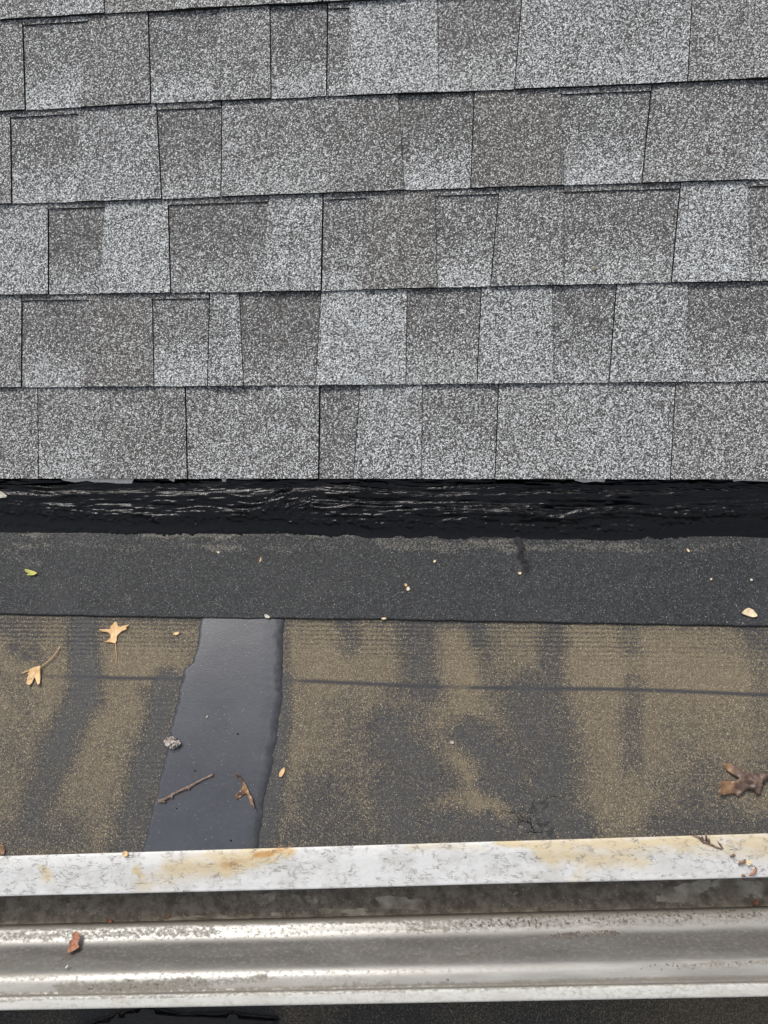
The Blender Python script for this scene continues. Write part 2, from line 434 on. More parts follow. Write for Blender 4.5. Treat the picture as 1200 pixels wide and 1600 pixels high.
BUTT = 0.0050; RAISE = 0.0022
def tab(ut0, ub0, ut1, ub1, vb0, vb1, vt0, vt1, tone, grad, hue, raised, notch, rnd, g0=0.0, g1=0.0):
    """one shingle tab; *t* at its top, *b* at its butt edge; 0 left 1 right (u,v on the slope)"""
    verts = []; faces = []; mi = []; uvs = []
    N = max(3, min(9, int(abs(ub1 - ub0) / 0.014)))
    def strip(rows):                       # rows: list of list of points, last two rows join by faces
        pass
    over = 0.012
    def side_j(s, f): return 0.0
    raise_ = RAISE * raised
    prof = [(0.0, BUTT + raise_), (1.0, raise_), (1.0 + over / 0.14, raise_ - 0.0006)]
    if notch:
        prof = [(0.0, BUTT), (0.94, 0.0002), (0.941, RAISE + 0.0004), (1.0 + over / 0.14, RAISE - 0.0003)]
    jit = [rnd.uniform(-1, 1) * 0.0005 for _ in range(N + 1)]
    for (s, h) in prof:
        for k in range(N + 1):
            f = k / N
            u0 = ub0 + (ut0 - ub0) * s; u1 = ub1 + (ut1 - ub1) * s
            u = u0 + g0 + (u1 - u0 - g0 - g1) * f + side_j(s, f)
            vb = vb0 + (vb1 - vb0) * f; vt = vt0 + (vt1 - vt0) * f
            v = vb + (vt - vb) * s + (jit[k] if s < 0.5 else 0)
            verts.append(slope_pt(u, v, h)); uvs.append((f, s))
    nr = len(prof)
    for r in range(nr - 1):
        for k in range(N):
            a = r * (N + 1) + k
            faces.append((a, a + 1, a + N + 2, a + N + 1)); mi.append(1 if (notch and r == 1) else 0)
    # butt face and the two side faces, in dark cut asphalt
    b0 = len(verts)
    for k in range(N + 1):
        p = verts[k] - Nw * (BUTT + raise_ + 0.001); verts.append(p); uvs.append((k / N, 0))
    for k in range(N):
        faces.append((b0 + k, b0 + k + 1, k + 1, k)); mi.append(1)
    for side in (0, N):
        idx = [r * (N + 1) + side for r in range(nr)]
        lowv = []
        for i in idx:
            p = verts[i].copy(); h = p.dot(Nw)
            verts.append(p - Nw * (h + 0.001)); uvs.append((0, 0)); lowv.append(len(verts) - 1)
        for r in range(nr - 1):
            q = (idx[r], idx[r + 1], lowv[r + 1], lowv[r])
            faces.append(q if side == 0 else q[::-1]); mi.append(1)
    o = mesh_obj('shingle', verts, faces, [M_SH, M_EDGE], roof, mat_idx=mi, uv=uvs)
    o.color = (0.13 + tone * 0.66 + rnd.uniform(-.03, .03), grad * 0.62, hue * 0.7, 1)
    return o

LINES = [  # butt lines of the courses, from the top of the photograph down
    [(-60, -113), (600, -148), (1260, -178)],
    [(0, 34), (240, 20), (600, 2), (1200, -31)],
    [(0, 177), (240, 164), (510, 153), (600, 150), (1020, 134), (1200, 124)],
    [(0, 321), (250, 313), (505, 304), (600, 300), (900, 291), (1200, 282)],
    [(0, 462), (500, 456), (600, 453), (900, 446), (1200, 440)],
    [(0, 606), (600, 602), (900, 599), (1200, 596)],
    [(0, 748), (600, 748), (1200, 749.5)],
]
SL = [[shin(*p) for p in L] for L in LINES]
def vline(k, u):
    L = SL[k]
    if u <= L[0][0]: a, b = L[0], L[1]
    elif u >= L[-1][0]: a, b = L[-2], L[-1]
    else:
        for a, b in zip(L, L[1:]):
            if a[0] <= u <= b[0]: break
    m = (b[1] - a[1]) / (b[0] - a[0])
    if u < L[0][0]: return a[1] + (m * 0.5) * (u - a[0])
    if u > L[-1][0]: return b[1] + (m * 0.5) * (u - b[0])
    return a[1] + m * (u - a[0])

# per course: left boundary (top x, butt x), tone, grad, hue, raised, notch ; closes with the right boundary
ROWS = [
 [(0,5,.35,.1,.4,1,0),(80,86,.62,.1,.1,1,0),(160,166,.32,.1,.8,0,0),(275,275,.5,.1,.4,1,0),(345,348,.45,.1,.6,1,0),(500,505,.42,.2,.7,1,0),(640,640,.3,.5,.4,0,0),(760,765,.7,.1,.1,1,0),(905,900,.35,.3,.4,0,0),(1060,1062,.5,.1,.4,1,0),(1210,1210)],
 [(-70,-62,.36,.1,.4,1,0),(36,43,.26,.62,.1,0,1),(140,129,.30,.12,.5,1,0),(232,238,.24,.55,.1,0,0),(344,333,.38,.15,.3,1,0),(422,425,.22,.62,.2,0,0),(512,511,.28,.3,.2,0,1),(546,543,.72,.12,0,1,0),(683,686,.26,.6,.35,0,0),(816,803,.58,.05,.15,1,0),(946,946,.50,.25,.15,1,0),(1082,1072,.46,.05,.55,1,0),(1215,1212)],
 [(-60,-55,.40,.1,.4,1,0),(17,22,.28,.6,.1,0,1),(124,122,.50,.15,.1,1,0),(245,255,.22,.55,.2,0,1),(347,347,.55,.1,.1,1,0),(366,364,.36,.35,.3,1,0),(520,512,.32,.1,.6,1,0),(622,632,.22,.75,.2,0,0),(741,735,.26,.08,.85,1,0),(876,880,.30,.62,.1,0,1),(1018,1001,.34,.18,.5,1,0),(1165,1168,.30,.55,.2,0,0),(1285,1290)],
 [(-40,-40,.70,.05,.05,1,0),(76,79,.16,.5,.2,0,1),(165,158,.74,.05,0,1,0),(263,269,.22,.48,.3,0,1),(421,411,.60,.1,.05,1,0),(505,503,.28,.5,.2,0,1),(573,567,.24,.08,.8,1,0),(680,683,.25,.65,.2,0,1),(780,766,.36,.16,.5,1,0),(880,880,.27,.45,.3,0,1),(1063,1047,.72,.08,0,1,0),(1168,1168,.30,.35,.3,0,1),(1270,1275)],
 [(-60,-60,.42,.05,.5,1,0),(35,37,.22,.62,.2,0,1),(140,134,.26,.05,.8,1,0),(238,243,.22,.75,.2,0,1),(328,326,.50,.1,.1,1,0),(374,382,.15,.35,.4,0,0),(502,494,.82,.05,0,1,0),(636,634,.22,.5,.4,0,0),(752,745,.62,.1,.05,1,0),(862,865,.24,.55,.2,0,0),(963,950,.58,.1,.1,1,0),(1075,1070,.24,.5,.3,0,0),(1230,1235)],
 [(-60,-60,.42,.05,.55,1,0),(60,64,.40,.3,.35,1,0),(165,157,.36,.05,.6,1,0),(290,295,.36,.28,.3,0,0),(412,405,.48,.05,.3,1,0),(500,499,.34,.08,.3,0,0),(563,553,.62,.05,.05,1,0),(660,658,.34,.38,.2,0,0),(779,773,.60,.05,.3,1,0),(920,915,.56,.15,.1,1,0),(1055,1045,.42,.08,.6,1,0),(1210,1208)],
]
rnd = random.Random(3)
JOINTS = [{275, 640, 905}, {36, 232, 512, 816, 1082, 422}, {17, 347, 741, 1018, 245}, {76, 263, 505, 780, 1063}, {35, 328, 752, 963, 502}, {60, 290, 500, 779, 1055, 563}]
STRONG = {512, 347, 505, 328, 500}
def add_row(k, bounds, jn=None):
    for i_, (a, b) in enumerate(zip(bounds, bounds[1:])):
        jg = [jn[i_ + q_] if jn else 0.0003 for q_ in (0, 1)]
        (ut0, ub0, tone, grad, hue, rz, nt) = a; ut1, ub1 = b[0], b[1]
        tab(ut0, ub0, ut1, ub1, vline(k + 1, ub0), vline(k + 1, ub1), vline(k, ut0), vline(k, ut1), tone, grad, hue, rz, nt, rnd, *jg)
def random_bounds(u0, u1, tight=None):
    out = []; u = u0; r = 1
    while u < u1 - 0.05:
        r = 1 - r if rnd.random() < 0.8 else r
        s = rnd.uniform(-0.006, 0.006)
        out.append((u, u + s, rnd.uniform(.35, .75) if r else rnd.uniform(.18, .32), rnd.uniform(0, .2) if r else rnd.uniform(.4, .65), rnd.uniform(0, .6), r, 0))
        u += rnd.uniform(0.075, 0.15)
    out.append((u1, u1))
    return out
for k, row in enumerate(ROWS):
    bs = []
    for e in row:
        ym_t = LINES[k][1][1]; ym_b = LINES[k + 1][1][1]
        bs.append((shin(e[0], ym_t)[0], shin(e[1], ym_b)[0], *e[2:]))
    add_row(k, bs, [0.0011 if e[0] in STRONG else (0.0007 if e[0] in JOINTS[k] else (0.00025 if (i and (row[i - 1][5:6] != e[5:6])) else 0.0)) for i, e in enumerate(row)])
    lo = (bs[0][0] + bs[0][1]) / 2; hi = (bs[-1][0] + bs[-1][1]) / 2
    L = random_bounds(lo - 0.38, lo); L[-1] = (bs[0][0], bs[0][1]); add_row(k, L)
    Rr = random_bounds(hi, hi + 0.38); Rr[0] = (bs[-1][0], bs[-1][1], *Rr[0][2:]); add_row(k, Rr)
# courses higher up the slope, just outside the picture
top_v = [vline(0, 0) + 0.146 * i for i in range(0, 4)]
for i in range(3):
    for a, b in zip(*(lambda q: (q, q[1:]))(random_bounds(-1.0, 1.05))):
        sl = -0.03
        tab(a[0], a[1], b[0], b[1], top_v[i] + sl * a[0], top_v[i] + sl * b[0], top_v[i + 1] + sl * a[0], top_v[i + 1] + sl * b[0], *a[2:6], 0, rnd)

# small lump where a nail has pushed up under the third course
u, v = shin(927, 421)
bm = bmesh.new(); bmesh.ops.create_icosphere(bm, subdivisions=2, radius=0.004)
for w in bm.verts: w.co.z *= 0.45; w.co.x *= rnd.uniform(.85, 1.15); w.co.y *= rnd.uniform(.85, 1.15)
me = bpy.data.meshes.new('nail_bump'); bm.to_mesh(me); bm.free(); me.materials.append(mat_plain('worn_granules', (0.20, 0.18, 0.15), (0.30, 0.27, 0.22), 500))
nb_ = bpy.data.objects.new('nail_bump', me); COL.objects.link(nb_); nb_.parent = roof
nb_.location = slope_pt(u, v, BUTT * 0.85 + 0.0005); nb_.rotation_euler = (PITCH, 0, 0)

# ------------------------------------------------------------------ low roof: lower felt sheet
X0, X1 = -1.3, 1.3
edgeA = low(0, 1339); edgeB = low(1200, 1303.5)
gdir = (edgeB - edgeA).normalized()
def edge_y(x): return edgeA.y + (x - edgeA.x) * gdir.y / gdir.x

capL = [(-200, 957), (0, 960), (310, 966.5), (600, 968), (900, 974), (1200, 979), (1400, 983)]
capW = [low(*p) for p in capL]
def cap_y(x):
    return np.interp(x, [p.x for p in capW], [p.y for p in capW])

nx = 1150; ny = 210
xs = np.linspace(X0, X1, nx)
T = np.linspace(0, 1, ny)[:, None]
Xg = np.repeat(xs[None, :], ny, 0)
ytop = cap_y(xs) + 0.05; ybot = edge_y(xs) - 0.004
Yg = ytop[None, :] * (1 - T) + ybot[None, :] * T
Zg = LOW_Z + LOW_T * Yg + und(Xg, Yg)
PX, PY = proj(np.stack([Xg, Yg, Zg], -1).reshape(-1, 3)); PX = PX.reshape(Xg.shape); PY = PY.reshape(Xg.shape)
wx = PX + (fbm(PX / 60, PY / 90, 11) - .5) * 26 + (fbm(PX / 12, PY / 12, 19) - .5) * 5
wy = PY + (fbm(PX / 55 + 9, PY / 55, 12) - .5) * 34 + (fbm(PX / 12, PY / 12, 29) - .5) * 12
dark = caps(wx, wy, [
    (136, 975, 128, 1085, 27, 1), (128, 1085, 85, 1180, 32, 1), (85, 1180, 45, 1290, 28, .8), (20, 1310, 110, 1300, 34, .5),
    (0, 975, 60, 985, 18, .5), (20, 1010, 60, 1030, 16, .5), (0, 1060, 40, 1090, 26, .35),
    (262, 1060, 245, 1150, 26, 1), (245, 1150, 218, 1240, 27, 1), (218, 1240, 200, 1330, 34, .85), (300, 1050, 230, 1075, 18, .6),
    (448, 975, 445, 1060, 6, .5), (446, 1060, 440, 1160, 15, .9), (438, 1160, 420, 1260, 18, 1), (420, 1260, 408, 1330, 22, 1),
    (535, 975, 545, 1000, 18, .6), (545, 1100, 560, 1330, 26, .30),
    (652, 985, 660, 1080, 32, .8), (640, 1080, 650, 1160, 38, .55), (750, 978, 755, 1000, 18, .75), (755, 1000, 765, 1080, 20, .4), (865, 978, 868, 1020, 20, .7),
    (858, 1000, 862, 1110, 24, .75), (980, 975, 985, 1010, 24, .45), (985, 1060, 990, 1200, 20, .55), (1175, 985, 1200, 1000, 22, .6), (1100, 1200, 1080, 1290, 26, .35),
    (820, 1090, 860, 1200, 48, .85), (850, 1080, 880, 1130, 22, .7), (860, 1200, 850, 1290, 44, .95), (610, 1150, 670, 1220, 44, .9), (730, 1150, 800, 1200, 36, .9),
    (620, 1240, 640, 1310, 46, .9), (690, 1290, 800, 1300, 30, .9), (760, 1220, 800, 1240, 26, .9), (700, 1200, 720, 1300, 26, .5), (520, 1240, 560, 1290, 40, .55), (470, 1300, 600, 1320, 24, .6),
    (880, 1280, 915, 1300, 26, .9), (1030, 1285, 1200, 1300, 24, .75), (1120, 1260, 1160, 1280, 16, .4),
    (1190, 1040, 1200, 1200, 22, .3)], 0.25, 1.55)
lightn = caps(wx, wy, [(718, 1010, 722, 1050, 22, .35), (715, 1180, 745, 1215, 14, .5), (700, 1240, 770, 1255, 14, .55), (770, 1255, 790, 1285, 12, .6),
                       (560, 1000, 600, 1040, 28, .2), (905, 1000, 960, 1050, 34, .3), (1020, 1030, 1160, 1060, 26, .28), (200, 1010, 260, 1040, 30, .3), (500, 1010, 520, 1045, 30, .2)], 0.0, 2.0)
col_n = fbm(PX / 70, PY / 400, 31)
tan = 0.78 - 0.26 * sst(PY, 1060, 1290) + (col_n - .5) * 0.5 + (fbm(PX / 120, PY / 90, 41) - .5) * .5
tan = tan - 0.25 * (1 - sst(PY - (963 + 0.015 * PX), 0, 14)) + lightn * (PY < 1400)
tan = np.clip(tan, 0, 1.15) * (1 - .97 * dark) + lightn * .2
tan = np.clip(tan * .90 + .10, 0.02, 1.1)
ly = 1053 + 32 * PX / 1200 + 1.8 * np.sin(PX / 90)
line = np.exp(-((PY - ly) / 3.3) ** 4) * np.clip(sst(vn(PX / 45, PX * 0, 5), 0.15, 0.5) + 0.3 + .7 * (PX > 860), 0, 1) * (1 - .5 * (PX < 120))
scuff = caps(PX, PY, [(22, 1012, 20, 1012, 7, .8), (38, 1025, 42, 1027, 7, .8), (50, 1012, 56, 1020, 3.5, .8), (55, 1005, 60, 1012, 3, .7)])
line = np.maximum(line, scuff * 0.7)
blot = caps(wx, wy, [(838, 1255, 850, 1300, 22, .75), (850, 1290, 905, 1292, 16, .6), (815, 1300, 900, 1306, 12, .6)]) * sst(fbm(PX / 7, PY / 7, 78), .2, .65)
Zg = Zg + blot * 0.0012 * fbm(PX / 5, PY / 5, 79)
weave = np.clip(1.1 - sst(PY - (965 + 0.012 * PX), 20, 75) + 0.05, 0, 1) * (0.35 + 0.65 * sst(fbm(PX / 60, PY / 30, 77), .3, .6))
wetm = np.maximum(sst(dark, .6, 1) * .5, blot * 1.25)
Zg = Zg - 0.0005 * scuff
flat = bpy.data.objects.new('low_slope_roof', None); COL.objects.link(flat); flat.location = (0, 0, 0)
tag(flat, 'dark felt low slope roof stained tan between the tar seam and the white gutter edge', 'felt roof')
grid_obj('lower_felt_sheet', np.stack([Xg, Yg, Zg], -1), M_BASE, flat, [tan, line, weave, wetm])
# deck below
dk = [(X0, -0.9, 0), (X1, -0.9, 0)]
p = [Vector((X0, edge_y(X0), 0)), Vector((X1, edge_y(X1), 0)), Vector((X1, 0.10, 0)), Vector((X0, 0.10, 0))]
for q in p: q.z = LOW_Z + LOW_T * q.y - 0.004
mesh_obj('roof_deck', p + [q - Vector((0, 0, 0.03)) for q in p], [(0, 1, 2, 3), (7, 6, 5, 4), (0, 4, 5, 1), (1, 5, 6, 2), (2, 6, 7, 3), (3, 7, 4, 0)], M_WOOD, flat)

# ------------------------------------------------------------------ upper felt sheet (overlaps the lower one)
ny = 110
T = np.linspace(0, 1, ny)[:, None]; Xg = np.repeat(xs[None, :], ny, 0)
yb = cap_y(xs) + (fbm(xs * 30, xs * 0, 8, 3) - .5) * 0.0022; yt = np.full(nx, 0.03)
Yg = yb[None, :] * (1 - T) + yt[None, :] * T
CAPH = 0.0034
Zg = LOW_Z + LOW_T * Yg + und(Xg, Yg) + CAPH
PX, PY = proj(np.stack([Xg, Yg, Zg], -1).reshape(-1, 3)); PX = PX.reshape(Xg.shape); PY = PY.reshape(Xg.shape)
Zg += (fbm(PX / 50, PY / 25, 61) - .5) * 0.0016
wx = PX + (fbm(PX / 40, PY / 25, 51) - .5) * 30; wy = PY + (fbm(PX / 50, PY / 20, 52) - .5) * 22
ridge = np.exp(-((wy - 856) / 6) ** 2) * sst(fbm(PX / 70, PY / 30, 53), .35, .62) * .75
upper = np.exp(-((wy - 829) / 8) ** 2) * sst(fbm(PX / 90, PY / 50, 54), .30, .55) * 1.0
dust = np.maximum(ridge, upper)
dust = np.maximum(dust, caps(wx, wy, [(180, 830, 560, 828, 8, .95), (600, 850, 790, 856, 8, .55), (740, 845, 790, 842, 8, .7), (200, 940, 206, 934, 6, .8), (20, 870, 60, 882, 12, .45), (880, 856, 1000, 852, 6, .5)]))
dust = np.clip(dust + (fbm(PX / 60, PY / 60, 55) - .5) * .3, 0, 1) * (0.5 + .5 * fbm(PX / 10, PY / 10, 56))
dust = dust * .75 + 0.05 + 0.18 * (1 - sst(wy, 858, 866))
tarm = caps(wx, wy, [(805, 815, 812, 870, 9, .9), (812, 870, 822, 888, 7, .85), (0, 808, 1200, 816, 13, 1.0), (50, 818, 120, 818, 12, .6), (560, 826, 900, 830, 10, .8), (880, 832, 960, 836, 9, .6)]) * sst(fbm(PX / 9, PY / 9, 57), .15, .45)
LIMX = [-300, 0, 60, 110, 240, 400, 480, 560, 640, 740, 800, 815, 830, 930, 1040, 1200, 1500]
LIMY = [805, 800, 806, 812, 816, 812, 817, 822, 824, 824, 828, 834, 828, 832, 824, 812, 815]
limc = np.interp(PX, LIMX, LIMY) + (fbm(PX / 40, PX * 0, 63) - .5) * 14
smear = (1 - sst(PY - limc, -2, 20)) * sst(fbm(PX / 10, PY / 7, 64) + .35 * (1 - sst(PY - limc, 0, 14)), .42, .75)
tarm = np.maximum(tarm, smear)
Zg += tarm * 0.0022 * fbm(PX / 6, PY / 6, 58)
Pc = np.stack([Xg, Yg, Zg], -1)
skirt = Pc[0:1].copy(); skirt[..., 2] -= CAPH + 0.001
Pc = np.concatenate([skirt, Pc], 0)
cat = lambda m: np.concatenate([m[0:1], m], 0)
grid_obj('upper_felt_sheet', Pc, M_CAP, flat, [cat(dust), cat(tarm), cat(dust * 0), cat(dust * 0)], smooth=True)

# ------------------------------------------------------------------ black tar seam under the shingle edge
nxt = 1500; nyt = 190
xt = np.linspace(X0, X1, nxt); yt = np.linspace(0.055, -0.16, nyt)
Xg, Yg = np.meshgrid(xt, yt)
lift = 0.040 * sst(Yg, -0.095, 0.02)
Z0 = LOW_Z + LOW_T * Yg + und(Xg, Yg) + CAPH + lift
PX, PY = proj(np.stack([Xg, Yg, Z0], -1).reshape(-1, 3)); PX = PX.reshape(Xg.shape); PY = PY.reshape(Xg.shape)
lim = np.interp(PX, [-300, 0, 60, 110, 240, 400, 480, 560, 640, 740, 800, 815, 830, 930, 1040, 1200, 1500],
                [805, 800, 806, 812, 816, 812, 817, 822, 824, 824, 828, 834, 828, 832, 824, 812, 815])
lim = lim + (fbm(PX / 26, PX * 0, 91, 5) - .5) * 16 + (fbm(PX / 5, PY / 3, 92, 2) - .5) * 8
flow = PY + 8 * np.sin(PX / 210 + 1.2) * sst(PX, 300, 900) + (fbm(PX / 160, PY / 60, 93, 3) - .5) * 26
swirl = caps(PX, PY, [(405, 820, 445, 770, 10, 1.0), (420, 818, 480, 790, 10, .7)])
flow = flow + swirl * (PX - 400) * .45 + swirl * (fbm(PX / 14, PY / 14, 99) - .5) * 14
st = fbm(PX / 85, flow / 4.2, 94, 4); st_b = fbm(PX / 150, flow / 11.0, 95, 3); st_f = fbm(PX / 22, flow / 1.7, 96, 3)
big = 1.0 * np.exp(-((flow - 775) / 7) ** 2) + .8 * np.exp(-((flow - 805) / 8) ** 2) * sst(vn(PX / 120, PX * 0, 97), .2, .6) + .5 * np.exp(-((flow - 759) / 4) ** 2)
rdg = (1 - np.abs(2 * st_b - 1)) ** 5; rdg2 = (1 - np.abs(2 * st - 1)) ** 5
relief = 0.0052 * rdg * sst(vn(PX / 90, PY / 12, 98), .15, .7) + 0.0026 * rdg2 + 0.0055 * (st_b - .5) + 0.0016 * (st_f - .5) + 0.0042 * big
inside = sst(lim - PY, -3, 22)
Zt = Z0 + relief * (inside * (1 + .5 * sst(flow, 775, 800))) + 0.0016 * inside - 0.0030 * (1 - sst(lim - PY, -3, 4)) 
Zt = np.where(lim - PY < -16, Zt - 0.002, Zt)
grid_obj('tar_seam', np.stack([Xg, Yg, Zt], -1), M_TAR, flat)

# tar blot with root-like cracks on the lower sheet by the gutter edge
def tube_verts(pts, rad, seg=6, flat_k=1.0):
    verts = []; faces = []
    n = len(pts)
    for i, q in enumerate(pts):
        d = (pts[min(i + 1, n - 1)] - pts[max(i - 1, 0)]).normalized()
        a = d.cross(Vector((0, 0, 1)))
        if a.length < 1e-4: a = Vector((1, 0, 0))
        a.normalize(); b = a.cross(d).normalized()
        for k in range(seg):
            t = 2 * math.pi * k / seg
            verts.append(q + a * math.cos(t) * rad[i] + b * math.sin(t) * rad[i] * flat_k)
    for i in range(n - 1):
        for k in range(seg):
            k2 = (k + 1) % seg
            faces.append((i * seg + k, i * seg + k2, (i + 1) * seg + k2, (i + 1) * seg + k))
    faces.append(tuple(range(seg))[::-1]); faces.append(tuple((n - 1) * seg + k for k in range(seg)))
    return verts, faces

def multi_tube(name, lst, mat, parent=None, seg=6, flat_k=1.0):
    V = []; Fc = []
    for pts, rad in lst:
        v, f = tube_verts(pts, rad, seg, flat_k); b = len(V)
        V += v; Fc += [tuple(i + b for i in q) for q in f]
    return mesh_obj(name, V, Fc, mat, parent, smooth=True)

def lp(px, py, up=0.0):
    q = low(px, py, up); q.z += float(und(q.x, q.y)); return q

cr = random.Random(5); runs = []
def crack(px, py, ang, L, r):
    pts = []; rad = []; n = max(3, int(L / 3))
    for i in range(n):
        pts.append(lp(px, py, 0.0003)); rad.append(max(0.00025, r * .6 * (1 - i / n)))
        ang += cr.uniform(-.35, .35); px += math.cos(ang) * 3; py -= math.sin(ang) * 3
        if py > 1306: break
        if L > 16 and cr.random() < 0.28: crack(px, py, ang + cr.choice((-1, 1)) * cr.uniform(.5, 1.1), L * .5, r * .7)
    if len(pts) > 1: runs.append((pts, rad))
for a, L in ((95, 50), (120, 36), (155, 30), (20, 24), (170, 24)):
    crack(833 + cr.uniform(-6, 6), 1300 + cr.uniform(-8, 2), R(a), L, 0.0010)
for (x0, y0, a, L) in ((676, 1222, 110, 14), (660, 1218, 100, 12), (688, 1216, 80, 14), (845, 1255, 30, 26), (800, 1295, 170, 22)):
    crack(x0, y0, R(a), L, 0.0006)
multi_tube('tar_cracks', runs, M_TAR, flat, flat_k=0.35)

# ------------------------------------------------------------------ smooth tar strip
Ls = [(313, 966), (309, 1000), (300, 1036), (288, 1047), (279, 1085), (263, 1160), (247, 1228), (234, 1280), (221, 1334)]
Rs = [(446, 968), (443, 1010), (441, 1080), (433, 1150), (421, 1215), (411, 1270), (402, 1330)]
def interp_y(P, y): return np.interp(y, [p[1] for p in P], [p[0] for p in P])
yy = np.linspace(966, 1330, 240); nn = 90
G = np.zeros((240, nn, 3)); E = np.zeros((240, nn)); D = np.zeros((240, nn))
jl = (fbm(yy / 9, yy * 0, 101, 3) - .5) * 5; jr = (fbm(yy / 14, yy * 0, 102, 3) - .5) * 6
jn_ = fbm(*np.meshgrid(np.arange(nn) / 3.0, yy / 7.0), 103, 3)
for i, y in enumerate(yy):
    xl = interp_y(Ls, y) + jl[i]; xr = interp_y(Rs, y) + jr[i]
    for j in range(nn):
        f = j / (nn - 1); x = xl + (xr - xl) * f
        q = low(x, y)
        e = min(f, 1 - f) * (xr - xl)
        up = 0.0012 * (min(1, e / 4.0) if f < .5 else float(sst(np.float64(e), -8, 34))) - (0.0007 if e < .5 else 0)
        G[i, j] = (q.x, q.y, q.z + up + 0.0004); E[i, j] = float(1 - sst(np.float64(e + 14 * (jn_[i, j] - .5)), 0, 24)) if f > .5 else float(1 - sst(np.float64(e + 8 * (jn_[i, j] - .5)), 0, 9))
        D[i, j] = (float(1 - sst(np.float64(e), -6, 26)) * 1.0 if f > 0.5 else max(0, 1 - e / 3) * .8)
G[..., 2] += und(G[..., 0], G[..., 1])
strip = grid_obj('smooth_tar_strip', G, M_WET, flat, [E, D])

# ------------------------------------------------------------------ white eave trim remains peeking below the shingle edge
trim = bpy.data.objects.new('eave_trim', None); COL.objects.link(trim)
tag(trim, 'peeling white painted trim showing in scraps under the lowest shingles', 'eave trim')
def box(name, c, d, mat, parent):
    bm = bmesh.new(); bmesh.ops.create_cube(bm, size=1)
    for v in bm.verts: v.co = Vector(c) + Vector((v.co.x * d[0], v.co.y * d[1], v.co.z * d[2]))
    me = bpy.data.meshes.new(name); bm.to_mesh(me); bm.free(); me.materials.append(mat)
    o = bpy.data.objects.new(name, me); COL.objects.link(o); o.parent = parent; return o
box('trim_board', (0, 0.045, -0.022), (2.6, 0.012, 0.022), M_WOOD, trim)
def flat_piece(name, pix, up, th, mat, parent=None, curl=0.0, surf=None, sub=1, mask_edge=False, bend=None):
    """thin piece with the outline given, lying on the low roof (or on surf)"""
    P = [(surf or lp)(x, y, up) for x, y in pix]
    c = sum(P, Vector()) / len(P)
    rmax = max((q_ - c).length for q_ in P)
    h = rmax / (9 * sub)
    B = []                                              # outline resampled, slightly ragged
    for p_, q_ in zip(P, P[1:] + P[:1]):
        k_ = max(1, int(round((q_ - p_).length / h)))
        B += [p_.lerp(q_, i / k_) for i in range(k_)]
    pts2 = [Vector((q_.x, q_.y)) for q_ in B]; nb2 = len(pts2)
    x0 = min(q_.x for q_ in B); x1 = max(q_.x for q_ in B); y0 = min(q_.y for q_ in B); y1 = max(q_.y for q_ in B)
    bx = np.array([q_.x for q_ in B]); by = np.array([q_.y for q_ in B])
    gy_ = y0; row_ = 0
    while gy_ < y1:
        gx_ = x0 + (h / 2 if row_ % 2 else 0)
        while gx_ < x1:
            if np.hypot(bx - gx_, by - gy_).min() > h * .6: pts2.append(Vector((gx_, gy_)))
            gx_ += h
        gy_ += h * .87; row_ += 1
    from mathutils.geometry import delaunay_2d_cdt
    vo_, _, fo_, _, _, _ = delaunay_2d_cdt(pts2, [], [list(range(nb2))], 1, 1e-6)
    bm = bmesh.new()
    zs = [q_.z for q_ in P]
    # plane of the surface the piece lies on
    Am = np.array([[q_.x, q_.y, 1] for q_ in P]); co_, *_r = np.linalg.lstsq(Am, np.array(zs), rcond=None)
    mk = []
    for v in vo_:
        z_ = float(co_[0] * v.x + co_[1] * v.y + co_[2])
        r = math.hypot(v.x - c.x, v.y - c.y) / rmax
        z_ += curl * r * r + (bend(v.x - c.x, v.y - c.y, rmax) if bend else 0)
        z_ += (vn(np.array([v.x * 260]), np.array([v.y * 260]), 3)[0] - .5) * abs(curl) * .5
        bm.verts.new((v.x, v.y, z_))
        mk.append(math.exp(-float(np.hypot(bx - v.x, by - v.y).min()) / (rmax * .03)) * .55)
    bm.verts.ensure_lookup_table()
    for f_ in fo_:
        try: bm.faces.new([bm.verts[i] for i in f_])
        except ValueError: pass
    bm.normal_update()
    for f_ in bm.faces:
        if f_.normal.z < 0: f_.normal_flip()
    bm.verts.index_update()
    bm.normal_update()
    g = bmesh.ops.solidify(bm, geom=bm.faces[:], thickness=-th)
    bm.verts.ensure_lookup_table()
    me = bpy.data.meshes.new(name); bm.to_mesh(me); n = len(bm.verts); bm.free()
    mk = (mk + mk + [0] * n)[:n]
    a = me.color_attributes.new('mask', 'FLOAT_COLOR', 'POINT')
    a.data.foreach_set('color', np.array([(m * .8, 0, 0, 1) for m in mk], np.float32).ravel())
    me.polygons.foreach_set('use_smooth', [True] * len(me.polygons))
    me.materials.append(mat)
    o = bpy.data.objects.new(name, me); COL.objects.link(o)
    if parent: o.parent = parent
    return o
def tarlift(x, y, up=0.0):
    # the tar slopes up under the eave here
    n = Vector((0, -0.42, 1)).normalized()
    return hit(x, y, Vector((0, 0, -0.0125 + up)), n)
for pts in ([(88, 744), (212, 744), (206, 753), (186, 753), (166, 751), (148, 752), (135, 750), (118, 752), (100, 750)],
            [(345, 744), (402, 744), (400, 749), (388, 751), (378, 754), (364, 753), (358, 751), (348, 751)],
            [(895, 745), (948, 745), (944, 750), (930, 751), (912, 750), (898, 749)],
            [(1142, 746), (1205, 746), (1205, 752), (1185, 751), (1160, 750), (1146, 750)],
            [(262, 745), (275, 745), (272, 749), (265, 749)]):
    pts = [(x, y + (1.0 + 1.6 * ((int(x) * 7) % 5) / 2 if y > 747 else 0)) for x, y in pts]
    flat_piece('paint_scrap', pts, 0.0060, 0.0006, M_FLAKE, trim, surf=tarlift, sub=1, curl=0.0006)

